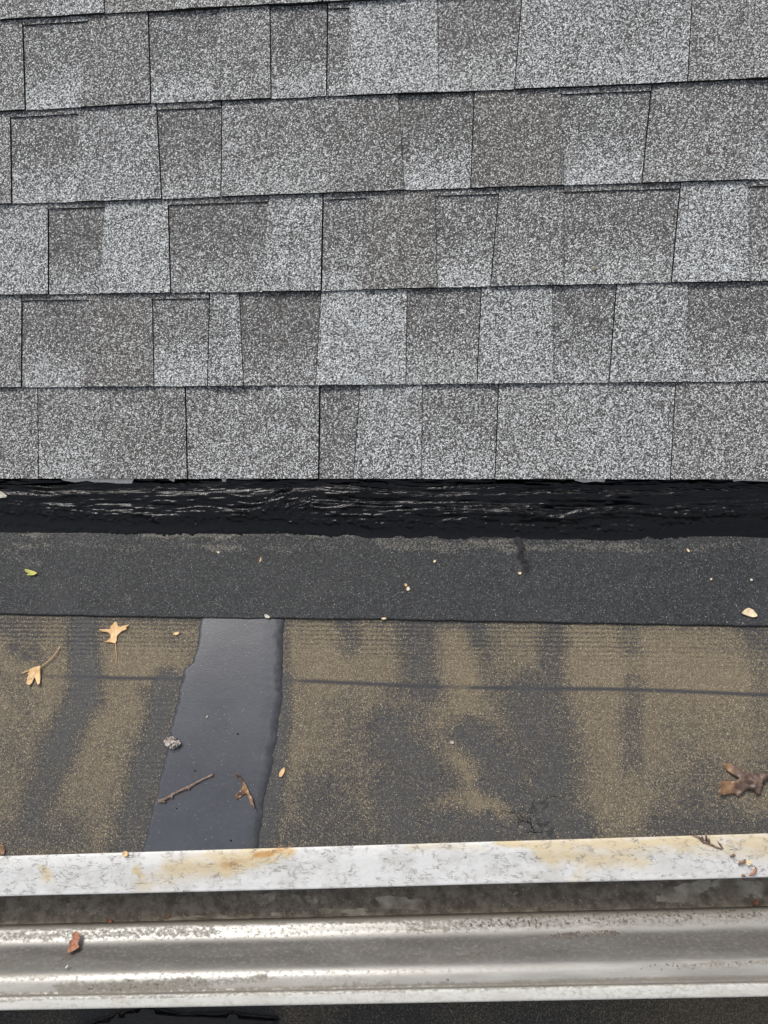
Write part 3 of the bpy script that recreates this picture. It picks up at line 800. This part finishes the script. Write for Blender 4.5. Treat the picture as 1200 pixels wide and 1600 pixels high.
# ------------------------------------------------------------------ white metal edge, gutter and silt
gout = Vector((gdir.y, -gdir.x, 0)).normalized()
def gp(s, a, h): return edgeA + gdir * s + gout * a + Vector((0, 0, h))
gn = gdir.cross(Vector((0, 0, 1)).cross(gdir)).normalized()
GN = gdir.cross(gout); GN = -GN if GN.z < 0 else GN
def a_of(py, h, px=600):
    q = hit(px, py, edgeA + Vector((0, 0, h)), GN)
    return (q - edgeA - Vector((0, 0, h))).dot(gout)
def gsurf(h):
    return lambda x, y, up=0.0: hit(x, y, edgeA + Vector((0, 0, h + up)), GN)

def smooth_prof(pts, n):
    P = np.array(pts, float)
    t = np.concatenate([[0], np.cumsum(np.hypot(*np.diff(P, axis=0).T))])
    out = []
    for tt in np.linspace(0, t[-1], n):
        k = min(max(np.searchsorted(t, tt) - 1, 0), len(P) - 2)
        u_ = (tt - t[k]) / (t[k + 1] - t[k] + 1e-9)
        p0 = P[max(k - 1, 0)]; p1 = P[k]; p2 = P[k + 1]; p3 = P[min(k + 2, len(P) - 1)]
        c = .5 * ((2 * p1) + (-p0 + p2) * u_ + (2 * p0 - 5 * p1 + 4 * p2 - p3) * u_ ** 2 + (-p0 + 3 * p1 - 3 * p2 + p3) * u_ ** 3)
        out.append(c)
    return np.array(out)

S0, S1 = -0.75, 1.85
def sweep(name, prof, ns, mat, parent, maskf, wob=None):
    s = np.linspace(S0, S1, ns); n = len(prof)
    P = np.zeros((n, ns, 3)); E0 = np.array(edgeA); gd = np.array(gdir); go = np.array(gout)
    P[:] = E0 + s[None, :, None] * gd + prof[:, 0][:, None, None] * go
    P[..., 2] += prof[:, 1][:, None]
    if wob is not None: P = wob(P, s, prof)
    px, py = proj(P.reshape(-1, 3)); px = px.reshape(n, ns); py = py.reshape(n, ns)
    # straighten: v = py as it would read in the middle of the gutter line
    m = maskf(px, py + (px - 600) * 0.024)
    return grid_obj(name, P, mat, parent, m)

gutter = bpy.data.objects.new('gutter', None); COL.objects.link(gutter); 
tag(gutter, 'dirty metal roof gutter with curved front and white lip running across the bottom', 'gutter')
edge = bpy.data.objects.new('drip_edge', None); COL.objects.link(edge)
tag(edge, 'wide white painted metal edge strip with cracks and orange rust stains above the gutter', 'metal edge')

hE = 0.0045
prof = [(-0.0005, -0.004), (-0.0005, hE - .0006), (0.0006, hE)]
aF = a_of(1386, -0.006)
prof = smooth_prof([(-0.0005, hE - .0045), (0, hE), (0.012, hE - .0006), (aF * .5, hE - .004), (aF - .006, -0.0048), (aF - 0.0012, -0.0062), (aF, -0.0085), (aF + .0002, -0.020)], 60)
def wob_edge(P, s, pr):
    d = (fbm(s[None, :] * 4 + pr[:, 0][:, None] * 9, pr[:, 0][:, None] * 20 + s[None, :] * 0, 111, 3) - .5) * 0.0022
    P[..., 2] += d * np.clip(pr[:, 0][:, None] / 0.02, 0, 1)
    off = (fbm(s * 2.2, s * 0, 112, 3) - .5) * 0.003
    P[..., 1] += off[None, :] * np.clip(pr[:, 0][:, None] / aF, 0, 1)
    return P
def mask_edge(px, py):
    wx = px + (fbm(px / 30, py / 22, 121) - .5) * 40; wy = py + (fbm(px / 30, py / 22, 122) - .5) * 14
    # stains run diagonally from the upper right down to the left
    r = caps(wx, wy, [(452, 1322, 400, 1332, 9, 1.0), (420, 1326, 350, 1345, 17, .72), (370, 1336, 270, 1352, 22, .45), (300, 1345, 220, 1372, 16, .30),
                      (835, 1324, 860, 1345, 14, .55), (850, 1328, 1090, 1328, 13, .45), (860, 1340, 1000, 1352, 18, .38), (780, 1322, 850, 1324, 8, .5), (900, 1345, 905, 1380, 14, .3),
                      (1105, 1325, 1230, 1335, 26, .38), (640, 1322, 760, 1326, 8, .22), (60, 1350, 75, 1360, 8, .4), (215, 1350, 220, 1362, 7, .55), (-200, 1340, -60, 1345, 12, .5), (1300, 1330, 1500, 1340, 20, .5)], 0.0, 1.8)
    d = caps(wx, wy, [(0, 1350, 160, 1350, 30, .8), (600, 1370, 800, 1372, 14, .9), (900, 1365, 1100, 1370, 14, .5), (1080, 1330, 1200, 1372, 22, .7), (60, 1340, 90, 1342, 10, 1)])
    return [r, d]
sweep('edge_strip', prof, 1200, M_PAINT, edge, mask_edge, wob_edge)

# fascia and back of the gutter
def sweep_plain(name, pts, mat, parent, ns=30):
    P = np.zeros((len(pts), ns, 3)); s = np.linspace(S0, S1, ns)
    for i, (a, h) in enumerate(pts):
        for j, t in enumerate(s): P[i, j] = gp(t, a, h)
    return grid_obj(name, P, mat, parent, smooth=False)
sweep_plain('fascia_board', [(-0.02, -0.036), (0.004, -0.036), (0.004, -0.20), (-0.02, -0.20), (-0.02, -0.036)], M_WOOD, flat)

aB = a_of(1431, -0.080)
gpf = [(0.008, -0.026), (0.008, -0.060), (0.009, -0.086), (0.014, -0.090), (aB - .006, -0.090), (aB - .001, -0.088), (aB, -0.078), (a_of(1433, -0.056), -0.056),
       (a_of(1436, -0.0505), -0.0505), (a_of(1444, -0.0475), -0.0475), (a_of(1458, -0.0450), -0.0450), (a_of(1468, -0.0410), -0.0410), (a_of(1478, -0.034), -0.034), (a_of(1492, -0.0235), -0.0235),
       (a_of(1504, -0.0150), -0.0150), (a_of(1512, -0.0112), -0.0112), (a_of(1522, -0.0088), -0.0088), (a_of(1534, -0.0080), -0.0080), (a_of(1542, -0.0078), -0.0078), (a_of(1546, -0.0060), -0.0060), (a_of(1548, 0.001), 0.001)]
pg = smooth_prof(gpf, 120)
def wob_g(P, s, pr):
    P[..., 2] += ((fbm(s * 2.0, s * 0, 131, 3) - .5) * 0.002)[None, :] + (fbm(s[None, :] * 9 + 0 * pr[:, :1], pr[:, :1] * 60 + 0 * s[None, :], 132, 2) - .5) * 0.0006
    return P
def mask_g(px, py):
    wx = px + (fbm(px / 30, py / 10, 141) - .5) * 50; wy = py + (fbm(px / 20, py / 12, 142) - .5) * 9
    dirt = caps(wx, wy, [(640, 1446, 1200, 1444, 13, .50), (0, 1450, 330, 1448, 7, .5), (100, 1532, 330, 1530, 9, 1.0), (330, 1530, 420, 1522, 6, .6), (0, 1436, 1200, 1436, 4, .9),
                         (0, 1541, 1200, 1541, 3, .8), (0, 1546, 1200, 1546, 2.5, .5), (1060, 1522, 1200, 1518, 6, .55), (480, 1532, 620, 1536, 5, .3), (-300, 1450, -80, 1450, 14, .5), (1250, 1450, 1600, 1450, 14, .7)])  # the full-length lines paint shade of the steep creases among real dirt
    sp = caps(wx, wy, [(870, 1470, 960, 1466, 6, .9), (730, 1496, 860, 1474, 4, .7), (720, 1445, 1190, 1440, 12, .65), (900, 1480, 1180, 1480, 22, .35), (600, 1510, 700, 1520, 6, .35), (1000, 1522, 1190, 1516, 5, .6), (700, 1535, 800, 1535, 6, .4), (130, 1532, 330, 1530, 8, .6)])
    lit_bands = 0.38 * (sst(py, 1434, 1440) * (1 - sst(py, 1458, 1470)) + sst(py, 1508, 1516) * (1 - sst(py, 1536, 1542)))  # flatter bands lightened in colour, standing in for light from the sky
    return [np.maximum(dirt, 0.1 * fbm(px / 80, py / 10, 143)), sp, np.clip(lit_bands * (0.5 + fbm(px / 60, py / 8, 144)), 0, 1)]
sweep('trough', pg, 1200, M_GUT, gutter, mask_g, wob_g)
a0 = a_of(1548.5, 0.0015); a1 = a_of(1568.5, 0.001)
pl = smooth_prof([(a0 - .001, -0.004), (a0 - .0008, 0.0008), (a0 + .001, 0.0022), ((a0 + a1) / 2, 0.0024), (a1 - .002, 0.0020), (a1 - .0004, 0.0008), (a1, -0.002), (a1 + .0002, -0.014), (a1 - .004, -0.0145)], 36)
def mask_l(px, py):
    d = np.clip(0.25 + .5 * (fbm(px / 50, py / 10, 151) - .5), 0, 1) + .5 * (py < 1551)
    return [d * .7, d * 0.2, np.ones_like(px)]
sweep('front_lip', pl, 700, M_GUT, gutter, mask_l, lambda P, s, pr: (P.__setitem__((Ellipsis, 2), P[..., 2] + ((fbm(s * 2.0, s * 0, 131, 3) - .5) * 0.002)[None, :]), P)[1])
# outer face of the gutter, curving back down to the bottom
po = smooth_prof([(a1 - .004, -0.0145), (a1 - .004, -0.026), (a1 - .012, -0.034), (a1 - .026, -0.046), (a1 - .030, -0.060), (aB + .003, -0.075), (aB + .001, -0.0935), (0.012, -0.0935)], 30)
sweep('outer_face', po, 200, M_GUT, gutter, lambda px, py: [px * 0 + .2, px * 0, px * 0])
# silt lying in the trough
na = 60; ns = 1000
s = np.linspace(S0, S1, ns); aa = np.linspace(0.0095, aB - 0.0005, na)
P = np.zeros((na, ns, 3)); P[:] = np.array(edgeA) + s[None, :, None] * np.array(gdir) + aa[:, None, None] * np.array(gout)
w = (aa - 0.0095) / (aB - .01)
hh = -0.086 + 0.004 * (fbm(s[None, :] * 25 + 0 * aa[:, None], aa[:, None] * 60 + 0 * s[None, :], 161) - .2) + 0.0016 * fbm(s[None, :] * 300 + 0 * aa[:, None], aa[:, None] * 300 + 0 * s[None, :], 162, 3)
P[..., 2] += hh
px, py = proj(P.reshape(-1, 3)); px = px.reshape(na, ns); py = py.reshape(na, ns) + (px - 600) * 0.024
wx = px + (fbm(px / 24, py / 14, 171) - .5) * 50; wy = py + (fbm(px / 24, py / 14, 172) - .5) * 14
pale = caps(wx, wy, [(590, 1412, 660, 1412, 10, 1.0), (1040, 1408, 1100, 1395, 10, 1), (1030, 1415, 1070, 1415, 7, .9), (1120, 1392, 1200, 1400, 12, .8), (370, 1397, 520, 1402, 9, .6), (500, 1422, 560, 1424, 4, 1),
                     (260, 1427, 390, 1428, 3, .9), (0, 1400, 110, 1402, 12, .45), (130, 1414, 150, 1416, 8, .5), (400, 1425, 600, 1428, 3, .6), (1150, 1405, 1200, 1412, 8, .7)])
silt = grid_obj('silt', P, M_SILT, gutter, [pale, pale * 0]); silt['kind'] = 'stuff'

# ------------------------------------------------------------------ roof below the gutter
LZ2 = edgeA.z - 0.30
nx2, ny2 = 500, 180
Xg, Yg = np.meshgrid(np.linspace(-1.5, 1.5, nx2), np.linspace(edgeA.y + 0.12, edgeA.y - 1.2, ny2))
Zg = LZ2 + 0 * Xg + und(Xg + 3, Yg)
px, py = proj(np.stack([Xg, Yg, Zg], -1).reshape(-1, 3)); px = px.reshape(Xg.shape); py = py.reshape(Xg.shape)
tan2 = np.clip(.38 + (fbm(Xg * 4, Yg * 3, 181) - .5) * 1.2, 0.03, .8)
tan2 = tan2 * (1 - caps(px, py, [(150, 1590, 400, 1592, 40, .9), (560, 1590, 640, 1590, 30, .4)]))
low2 = grid_obj('lower_roof', np.stack([Xg, Yg, Zg], -1), M_BASE, None, [tan2, tan2 * 0, tan2 * 0 + .15, tan2 * 0])
tag(low2, 'darker felt roof surface a level below the gutter at the bottom of the picture', 'felt roof')
def l2(x, y, up=0.0): return hit(x, y, Vector((0, 0, LZ2 + up + 0.0012)), Vector((0, 0, 1)))
pw = []
for i in range(48):
    t = 2 * math.pi * i / 48
    r = 1 + 0.25 * math.sin(3 * t + 1) + .12 * math.sin(7 * t) + cr.uniform(-.06, .06)
    pw.append((280 + 150 * math.cos(t) * (1 + .15 * math.sin(2 * t)), 1602 - 26 * r * math.sin(t)))
flat_piece('tar_patch', pw, 0.0012, 0.002, M_TAR, low2, surf=l2, sub=2, curl=-0.001)

# ------------------------------------------------------------------ loose leaves and twigs
def chaikin(P, n=1):
    for _ in range(n):
        Q = []
        for a, b in zip(P, P[1:] + P[:1]):
            Q += [(a[0] * .8 + b[0] * .2, a[1] * .8 + b[1] * .2), (a[0] * .2 + b[0] * .8, a[1] * .2 + b[1] * .8)]
        P = Q
    return P
def leaf(name, label, cat, pix, mat, up, curl, stem=None, vein=None, surf=None, sub=2, th=0.0004, bend=None, stem_mat=None, stem_r=0.0006, stem_up=None, group=None, ch=1):
    root = bpy.data.objects.new(name, None); COL.objects.link(root)
    tag(root, label, cat, group)
    flat_piece('blade', chaikin(pix, ch), up, th, mat, root, curl, surf, sub, bend=bend)
    if stem:
        n = len(stem); su = stem_up or [up + 0.0006] * n
        pts = [(surf or lp)(x, y, su[i]) for i, (x, y) in enumerate(stem)]
        multi_tube('stem', [(pts, [stem_r * (1 - .35 * i / n) for i in range(n)])], stem_mat or mat, root)
    if vein:
        runs = []
        for ln in vein:
            pts = [(surf or lp)(x, y, up + .0006 + .0002) for x, y in ln]
            if bend or curl:
                pass
            runs.append((pts, [0.00032] * len(pts)))
        multi_tube('vein', runs, stem_mat or mat, root, seg=5)
    return root

z = lambda ox, oy, k: (lambda x, y: (ox + x / k, oy + y / k))
q = z(0, 950, 5)
leaf('oak_leaf', 'tan lobed oak leaf lying flat just below the edge of the upper felt sheet', 'leaf',
     [q(*p) for p in [(905, 108), (860, 150), (868, 165), (775, 170), (790, 185), (850, 192), (868, 215), (865, 235), (835, 262), (808, 268), (880, 272), (902, 283),
                      (915, 262), (915, 220), (950, 185), (1000, 168), (985, 158), (1022, 130), (975, 140), (925, 150), (918, 115)]],
     M_TAN, 0.0016, 0.0022, stem=[q(904, 275), q(906, 320), q(912, 370), q(908, 420), q(912, 455)], stem_up=[.002, .0018, .0014, .001, .0008], vein=[[q(890, 150), q(892, 200), q(903, 270)]])
leaf('oak_leaf', 'tan forked leaf with a long curved stem at the left by the dark line', 'leaf',
     [q(*p) for p in [(328, 450), (255, 470), (225, 490), (232, 500), (216, 512), (226, 525), (212, 545), (218, 560), (210, 592), (232, 608), (250, 590), (262, 560), (272, 540),
                      (285, 570), (302, 605), (316, 598), (320, 560), (318, 500)]],
     M_TAN, 0.0026, 0.003, stem=[q(326, 455), q(360, 430), q(400, 395), q(430, 360), q(455, 325), q(468, 302)], stem_up=[.004, .004, .0045, .004, .003, .002], stem_r=.0009,
     vein=[[q(326, 455), q(290, 490), q(240, 560)], [q(300, 485), q(312, 585)]])
leaf('leaf_scrap', 'thin curled leaf shred beside the forked tan leaf', 'leaf scrap', [q(*p) for p in [(160, 518), (185, 500), (225, 488), (228, 493), (190, 508)]], M_TAN, 0.0008, 0.0008, sub=1)
q = z(1080, 1170, 10)
leaf('oak_leaf', 'large dark brown oak leaf curled at the right edge above the white metal strip', 'leaf',
     [q(*p) for p in [(490, 235), (520, 228), (560, 240), (620, 238), (680, 275), (740, 325), (820, 385), (860, 380), (900, 372), (1000, 380), (1100, 400), (1200, 385), (1260, 380), (1260, 440), (1200, 440),
                      (1130, 480), (1080, 530), (1095, 590), (1060, 610), (1060, 700), (1000, 715), (960, 640), (900, 640), (860, 620), (830, 660), (770, 700), (730, 770), (700, 740),
                      (680, 700), (620, 700), (560, 720), (470, 725), (400, 700), (400, 660), (440, 610), (420, 560), (430, 520), (500, 510), (600, 515), (700, 500), (730, 460), (680, 430), (600, 380), (530, 320)]],
     M_BROWN, 0.002, 0.007, sub=2, bend=lambda x, y, r: 0.0022 + 0.0016 * math.cos(y / r * 6) + 0.0012 * math.sin(x / r * 5), stem=[q(1250, 400), q(1330, 370), q(1420, 350)], stem_r=.001, vein=[[q(1240, 405), q(1050, 440), q(850, 500), q(640, 560), q(470, 600)], [q(880, 480), q(720, 360), q(560, 270)]], ch=1)
q = z(220, 1130, 1200 / 260)
leaf('curled_leaf', 'narrow brown leaf curled on its edge, right of the twig on the smooth strip', 'leaf',
     [q(*p) for p in [(680, 368), (715, 372), (740, 415), (768, 455), (790, 510), (812, 545), (820, 590), (832, 632), (818, 605), (795, 590), (786, 545), (765, 505), (740, 520), (696, 552), (678, 540), (700, 496), (736, 462), (735, 430), (705, 395)]],
     M_DARKLEAF, 0.0022, 0.004, bend=lambda x, y, r: 0.0015 * (1 + math.sin(x / r * 5)), vein=[[q(715, 385), q(760, 460), q(795, 530), q(815, 590)]], stem_mat=M_TAN)
# twig
tw = bpy.data.objects.new('twig', None); COL.objects.link(tw)
tag(tw, 'short brown knobbly twig lying across the smooth grey tar strip', 'twig')
tp = [(130, 560), (150, 562), (175, 548), (215, 525), (250, 505), (290, 487), (345, 462), (400, 432), (450, 405), (500, 382), (535, 368)]
tr = [.0020, .0027, .0019, .0024, .0018, .0018, .0022, .0016, .0016, .0017, .0022]
tp2 = []; tr2 = []
for i in range(len(tp) - 1):
    for k in range(3):
        f = k / 3
        tp2.append((tp[i][0] + (tp[i + 1][0] - tp[i][0]) * f, tp[i][1] + (tp[i + 1][1] - tp[i][1]) * f + cr.uniform(-2, 2))); tr2.append((tr[i] * (1 - f) + tr[i + 1] * f) * cr.uniform(.88, 1.12))
multi_tube('branch', [([lp(*q(*p), 0.0033) for p in tp2], tr2)], M_TWIG, tw, 9)
for a, b in (((215, 522), (232, 545)), ((345, 462), (352, 482)), ((150, 560), (120, 552)), ((150, 562), (185, 570)), ((258, 500), (262, 484))):
    multi_tube('bud', [([lp(*q(*a), 0.0035), lp(*q((a[0] + b[0]) / 2, (a[1] + b[1]) / 2), 0.004), lp(*q(*b), 0.0030)], [.0016, .0019, .0007])], M_TWIG, tw, 7)
# crumpled bit
def lump(name, label, cat, pos, rad, mat, squash=.6, seed=1, group=None, amp=.35, sub=2):
    bm = bmesh.new(); bmesh.ops.create_icosphere(bm, subdivisions=sub, radius=1); r_ = random.Random(seed)
    for v in bm.verts:
        k = 1 + r_.uniform(-amp, amp); v.co *= k
        v.co.x *= rad[0]; v.co.y *= rad[1]; v.co.z *= rad[2]
    zmin = min(v.co.z for v in bm.verts)
    me = bpy.data.meshes.new(name); bm.to_mesh(me); bm.free(); me.materials.append(mat)
    a = me.color_attributes.new('mask', 'FLOAT_COLOR', 'POINT')
    o = bpy.data.objects.new(name, me); COL.objects.link(o); o.location = Vector(pos) - Vector((0, 0, zmin + .0001)); o.rotation_euler = (0, 0, r_.uniform(0, 6))
    o.location.z = pos[2] - zmin
    tag(o, label, cat, group); return o
lump('crumpled_scrap', 'pale crumpled scrap at the left edge of the smooth tar strip', 'scrap', lp(272, 1162, 0.0012), (.0090, .0066, .0050), M_GREYC, seed=4, amp=.5, sub=3)

q = z(0, 1300, 2)
leaf('dry_leaf', 'small rust brown leaf hanging inside the curved gutter front at the left', 'leaf',
     [q(*p) for p in [(232, 310), (246, 316), (248, 335), (244, 350), (254, 358), (240, 368), (226, 376), (216, 374), (220, 352), (216, 344), (226, 334), (222, 322)]],
     M_RED, 0.003, 0.003, stem=[q(222, 374), q(206, 392), q(192, 402), q(180, 403)], stem_up=[.011, .016, .0195, .020], surf=gsurf(-0.036), stem_r=.0005, bend=lambda x, y, r: -.52 * y + .0006 * math.sin(y / r * 9), stem_mat=M_DARKLEAF)
leaf('green_leaf', 'little yellow green leaf lying on the dark upper felt at the left', 'leaf',
     [(39, 889.5), (44, 890), (51, 892), (60, 896), (55, 899), (48, 899.5), (41, 899), (45, 896), (40, 894)], M_YEL, CAPH + .0012, 0.002, sub=1, vein=[[(42, 894.5), (58, 896.5)]])
leaf('leaf_piece', 'pale tan leaf piece on the dark felt near the right edge', 'leaf scrap',
     [(1157, 959), (1164, 952), (1170, 949.5), (1177, 953), (1184, 963), (1178, 965), (1168, 962)], M_CHIP, CAPH + .0012, 0.0025, sub=2)

# debris tuft on the white edge strip
tuft = bpy.data.objects.new('debris_tuft', None); COL.objects.link(tuft)
tag(tuft, 'dry twiggy debris stuck on the white metal strip at the right', 'debris')
es = gsurf(0.0)
q = z(1060, 1290, 1200 / 140)
def eseg(P, rads, ups): return ([es(*q(*p), u) for p, u in zip(P, ups)], [r * 1.6 for r in rads])
multi_tube('sprig', [eseg([(180, 125), (280, 160), (330, 210), (420, 245), (510, 290), (590, 318)], [.0004, .0011, .0013, .0009, .0008, .0003], [.006, .006, .006, .0055, .005, .004]),
                     eseg([(330, 210), (320, 160), (310, 130)], [.0010, .0009, .0003], [.006, .009, .012]), eseg([(370, 210), (372, 150), (370, 95)], [.0009, .0009, .0004], [.006, .010, .014]),
                     eseg([(410, 230), (405, 190), (402, 170)], [.0010, .0012, .0005], [.006, .010, .012]), eseg([(600, 310), (560, 260), (530, 215)], [.0004, .0009, .0003], [.003, .004, .006]),
                     eseg([(690, 412), (730, 400), (765, 392)], [.0006, .0011, .0003], [.0025, .003, .0028])], M_TWIG, tuft)
multi_tube('dry_stalk', [eseg([(800, 520), (840, 495), (880, 480), (900, 455)], [.0005, .0012, .0012, .0005], [.002, .003, .004, .003]), eseg([(840, 670), (870, 665), (900, 680)], [.0006, .0011, .0004], [.000, .0005, 0])], M_DARKLEAF, tuft)
lumpo = lump('seed_husk', 'x', 'x', es(*q(945, 500), 0.001), (.0028, .0034, .0016), M_CHIP, seed=9)
lumpo.parent = tuft
for k in ('label', 'category'): del lumpo[k]
multi_tube('dry_stalk', [eseg([(1020, 540), (1045, 575), (1020, 620), (985, 650), (950, 675)], [.0005, .0008, .0012, .0010, .0005], [.002, .002, .001, .001, .000])], M_RED, tuft)

# ---- small scraps, each its own thing
caph = CAPH
def scrap(px, py, w, h, ang, mat, label, up, surf=None, name='leaf_scrap', group='small leaf and seed scraps on the roof', seed=0):
    r_ = random.Random(seed + int(px)); n = 7; P = []
    for i in range(n):
        t = 2 * math.pi * i / n
        k = r_.uniform(.7, 1.15); x = math.cos(t) * w / 2 * k; y = math.sin(t) * h / 2 * k
        P.append((px + x * math.cos(ang) - y * math.sin(ang), py + x * math.sin(ang) + y * math.cos(ang)))
    o = flat_piece(name, P, up + .0006, .0006, mat, None, 0.0014, surf, 1); tag(o, label, 'scrap', group); return o
scrap(441, 1207, 8, 17, .5, M_TAN, 'tan leaf scrap on the felt just right of the smooth strip', .0004)
scrap(276, 990, 11, 6, 0, M_TAN, 'tan oval scrap left of the top of the smooth strip', .0004)
scrap(196, 1334, 10, 10, 0, M_TAN, 'round tan seed on the upper rim of the white metal strip', .006, surf=gsurf(0.0), name='seed')
scrap(417, 963, 11, 6, .3, M_WHITE, 'white flake on the felt overlap above the smooth strip', caph)
scrap(634, 914, 6, 5, .8, M_TAN, 'upper one of two touching tan flakes in the middle of the dark felt', caph)
scrap(638, 920, 6, 7, .3, M_CHIP, 'lower one of two touching tan flakes in the middle of the dark felt', caph)
scrap(1075, 860, 8, 4, .8, M_CHIP, 'pale flake near the tar seam on the right', caph)
scrap(1111, 905, 5, 4, 0, M_CHIP, 'pale speck in the dark felt, left of the white one near the right edge', caph)
scrap(1174, 906, 6, 5, 0, M_WHITE, 'white speck in the dark felt above the pale tan leaf piece', caph)
scrap(679, 877, 5, 5, 0, M_CHIP, 'yellowish fleck right of the centre below the tar seam', caph)
scrap(341, 863, 6, 4, 0, M_CHIP, 'yellowish fleck left of the centre below the tar seam', caph)
scrap(407, 875, 3, 9, .2, M_TAN, 'thin curved tan fleck left of the centre on the dark felt', caph)
scrap(812, 896, 7, 4, 0, M_CHIP, 'pale flake right below the tar drip', caph)
scrap(600, 966.5, 8, 4, 0, M_CHIP, 'pale flake on the lower edge of the dark felt in the middle', caph)
scrap(706, 1160, 8, 6, 0, M_GREYC, 'small grey pebble on the dark stain in the middle of the lower felt', .0004, name='pebble')
scrap(1181, 1411, 15, 9, -.2, M_RED, 'reddish leaf scrap on the gutter silt at the right', .001, surf=gsurf(-0.082))
scrap(172, 1439, 10, 8, 0, M_RED, 'reddish seed on the gutter silt at the left', .001, surf=gsurf(-0.083), name='seed')
scrap(262, 1432, 12, 6, -.3, M_RED, 'reddish brown scrap on the gutter silt left of the middle', .001, surf=gsurf(-0.083))
scrap(1196, 1425, 10, 8, 0, M_RED, 'dark red scrap in the gutter at the right edge of the picture', .001, surf=gsurf(-0.083))
scrap(105, 1510, 3, 9, .6, M_WHITE, 'white fleck on the curved gutter front below the rust brown leaf', .001, surf=gsurf(-0.0125))
scrap(324, 1120.0, 3, 5, .6, M_WHITE, 'white fleck on the upper part of the smooth tar strip', .0018)
scrap(2, 1328, 12, 18, 0, M_DARKLEAF, 'dark clump at the left edge just above the white metal strip', .0008)
w_ = flat_piece('paint_chip', [(-14, 764), (2, 768), (12, 775), (10, 778), (-14, 779)], .002, .0008, M_WHITE, None, 0.0015, surf=lambda x, y, up=0: hit(x, y, Vector((0, -0.03, LOW_Z + 0.034 + up)), Vector((0, -.42, 1)).normalized()))
tag(w_, 'white chip on the tar seam at the left edge', 'chip')
lump('tar_crumb', 'dark crumb on the smooth tar strip above the twig', 'crumb', lp(305, 1204, .0012), (.0014, .0012, .001), M_TAR, seed=2, sub=1, group='dark crumbs on the smooth strip')
lump('tar_crumb', 'dark crumb on the smooth tar strip below the twig', 'crumb', lp(276, 1263, .0012), (.0013, .0012, .001), M_TAR, seed=3, sub=1, group='dark crumbs on the smooth strip')
lump('tar_crumb', 'dark crumb on the smooth tar strip near the white metal strip', 'crumb', lp(361, 1313, .0012), (.0013, .0012, .001), M_TAR, seed=5, sub=1, group='dark crumbs on the smooth strip')
lump('tar_crumb', 'dark crumb on the smooth tar strip upper right of the twig', 'crumb', lp(372, 1147, .0012), (.0013, .0011, .001), M_TAR, seed=6, sub=1, group='dark crumbs on the smooth strip')

# ---- loose grit nobody could count
def grit(name, label, n, xr, yr, up, size, mat, seed, yfun=None):
    g = random.Random(seed); V = []; Fc = []
    for _ in range(n):
        x = g.uniform(*xr); f = g.random(); y = yfun(x, f)
        s_ = size * g.choice((.6, .8, 1, 1, 1.4, 1.8)); c = Vector((x, y, lz(x, y, up)))
        b = len(V); a0_ = g.uniform(0, 6)
        for k in range(3):
            V.append(c + Vector((math.cos(a0_ + k * 2.1) * s_ * g.uniform(.6, 1.3), math.sin(a0_ + k * 2.1) * s_, 0)))
        V.append(c + Vector((0, 0, s_ * .7)))
        Fc += [(b, b + 1, b + 3), (b + 1, b + 2, b + 3), (b + 2, b, b + 3)]
    o = mesh_obj(name, V, Fc, mat); tag(o, label, 'grit', kind='stuff'); return o
grit('pale_grit', 'pale grit scattered over the dark upper felt sheet', 420, (-.9, .9), None, CAPH + .0002, .00060, M_WHITE, 1, lambda x, f: float(cap_y(x)) + .003 + f * 0.17)
grit('tan_grit', 'tan grit scattered over the stained lower felt sheet', 800, (-.9, .9), None, .0003, .00048, M_CHIP, 2, lambda x, f: float(cap_y(x)) - .002 + f * (edge_y(x) + .004 - float(cap_y(x))))

# ------------------------------------------------------------------ put every Empty at the base of its thing
bpy.context.view_layer.update()
for o in [o for o in bpy.data.objects if o.type == 'EMPTY' and o.parent is None]:
    pts = []
    for c in o.children:
        if c.type == 'MESH':
            n = len(c.data.vertices); a = np.empty(n * 3, np.float32); c.data.vertices.foreach_get('co', a)
            a = a.reshape(-1, 3) + np.array(c.location); pts.append([a.min(0), a.max(0)])
    if pts:
        lo_ = np.min([q_[0] for q_ in pts], 0); hi_ = np.max([q_[1] for q_ in pts], 0)
        o.location = ((lo_[0] + hi_[0]) / 2, (lo_[1] + hi_[1]) / 2, lo_[2])
        for c in o.children: c.matrix_parent_inverse = Matrix.Translation(-o.location)
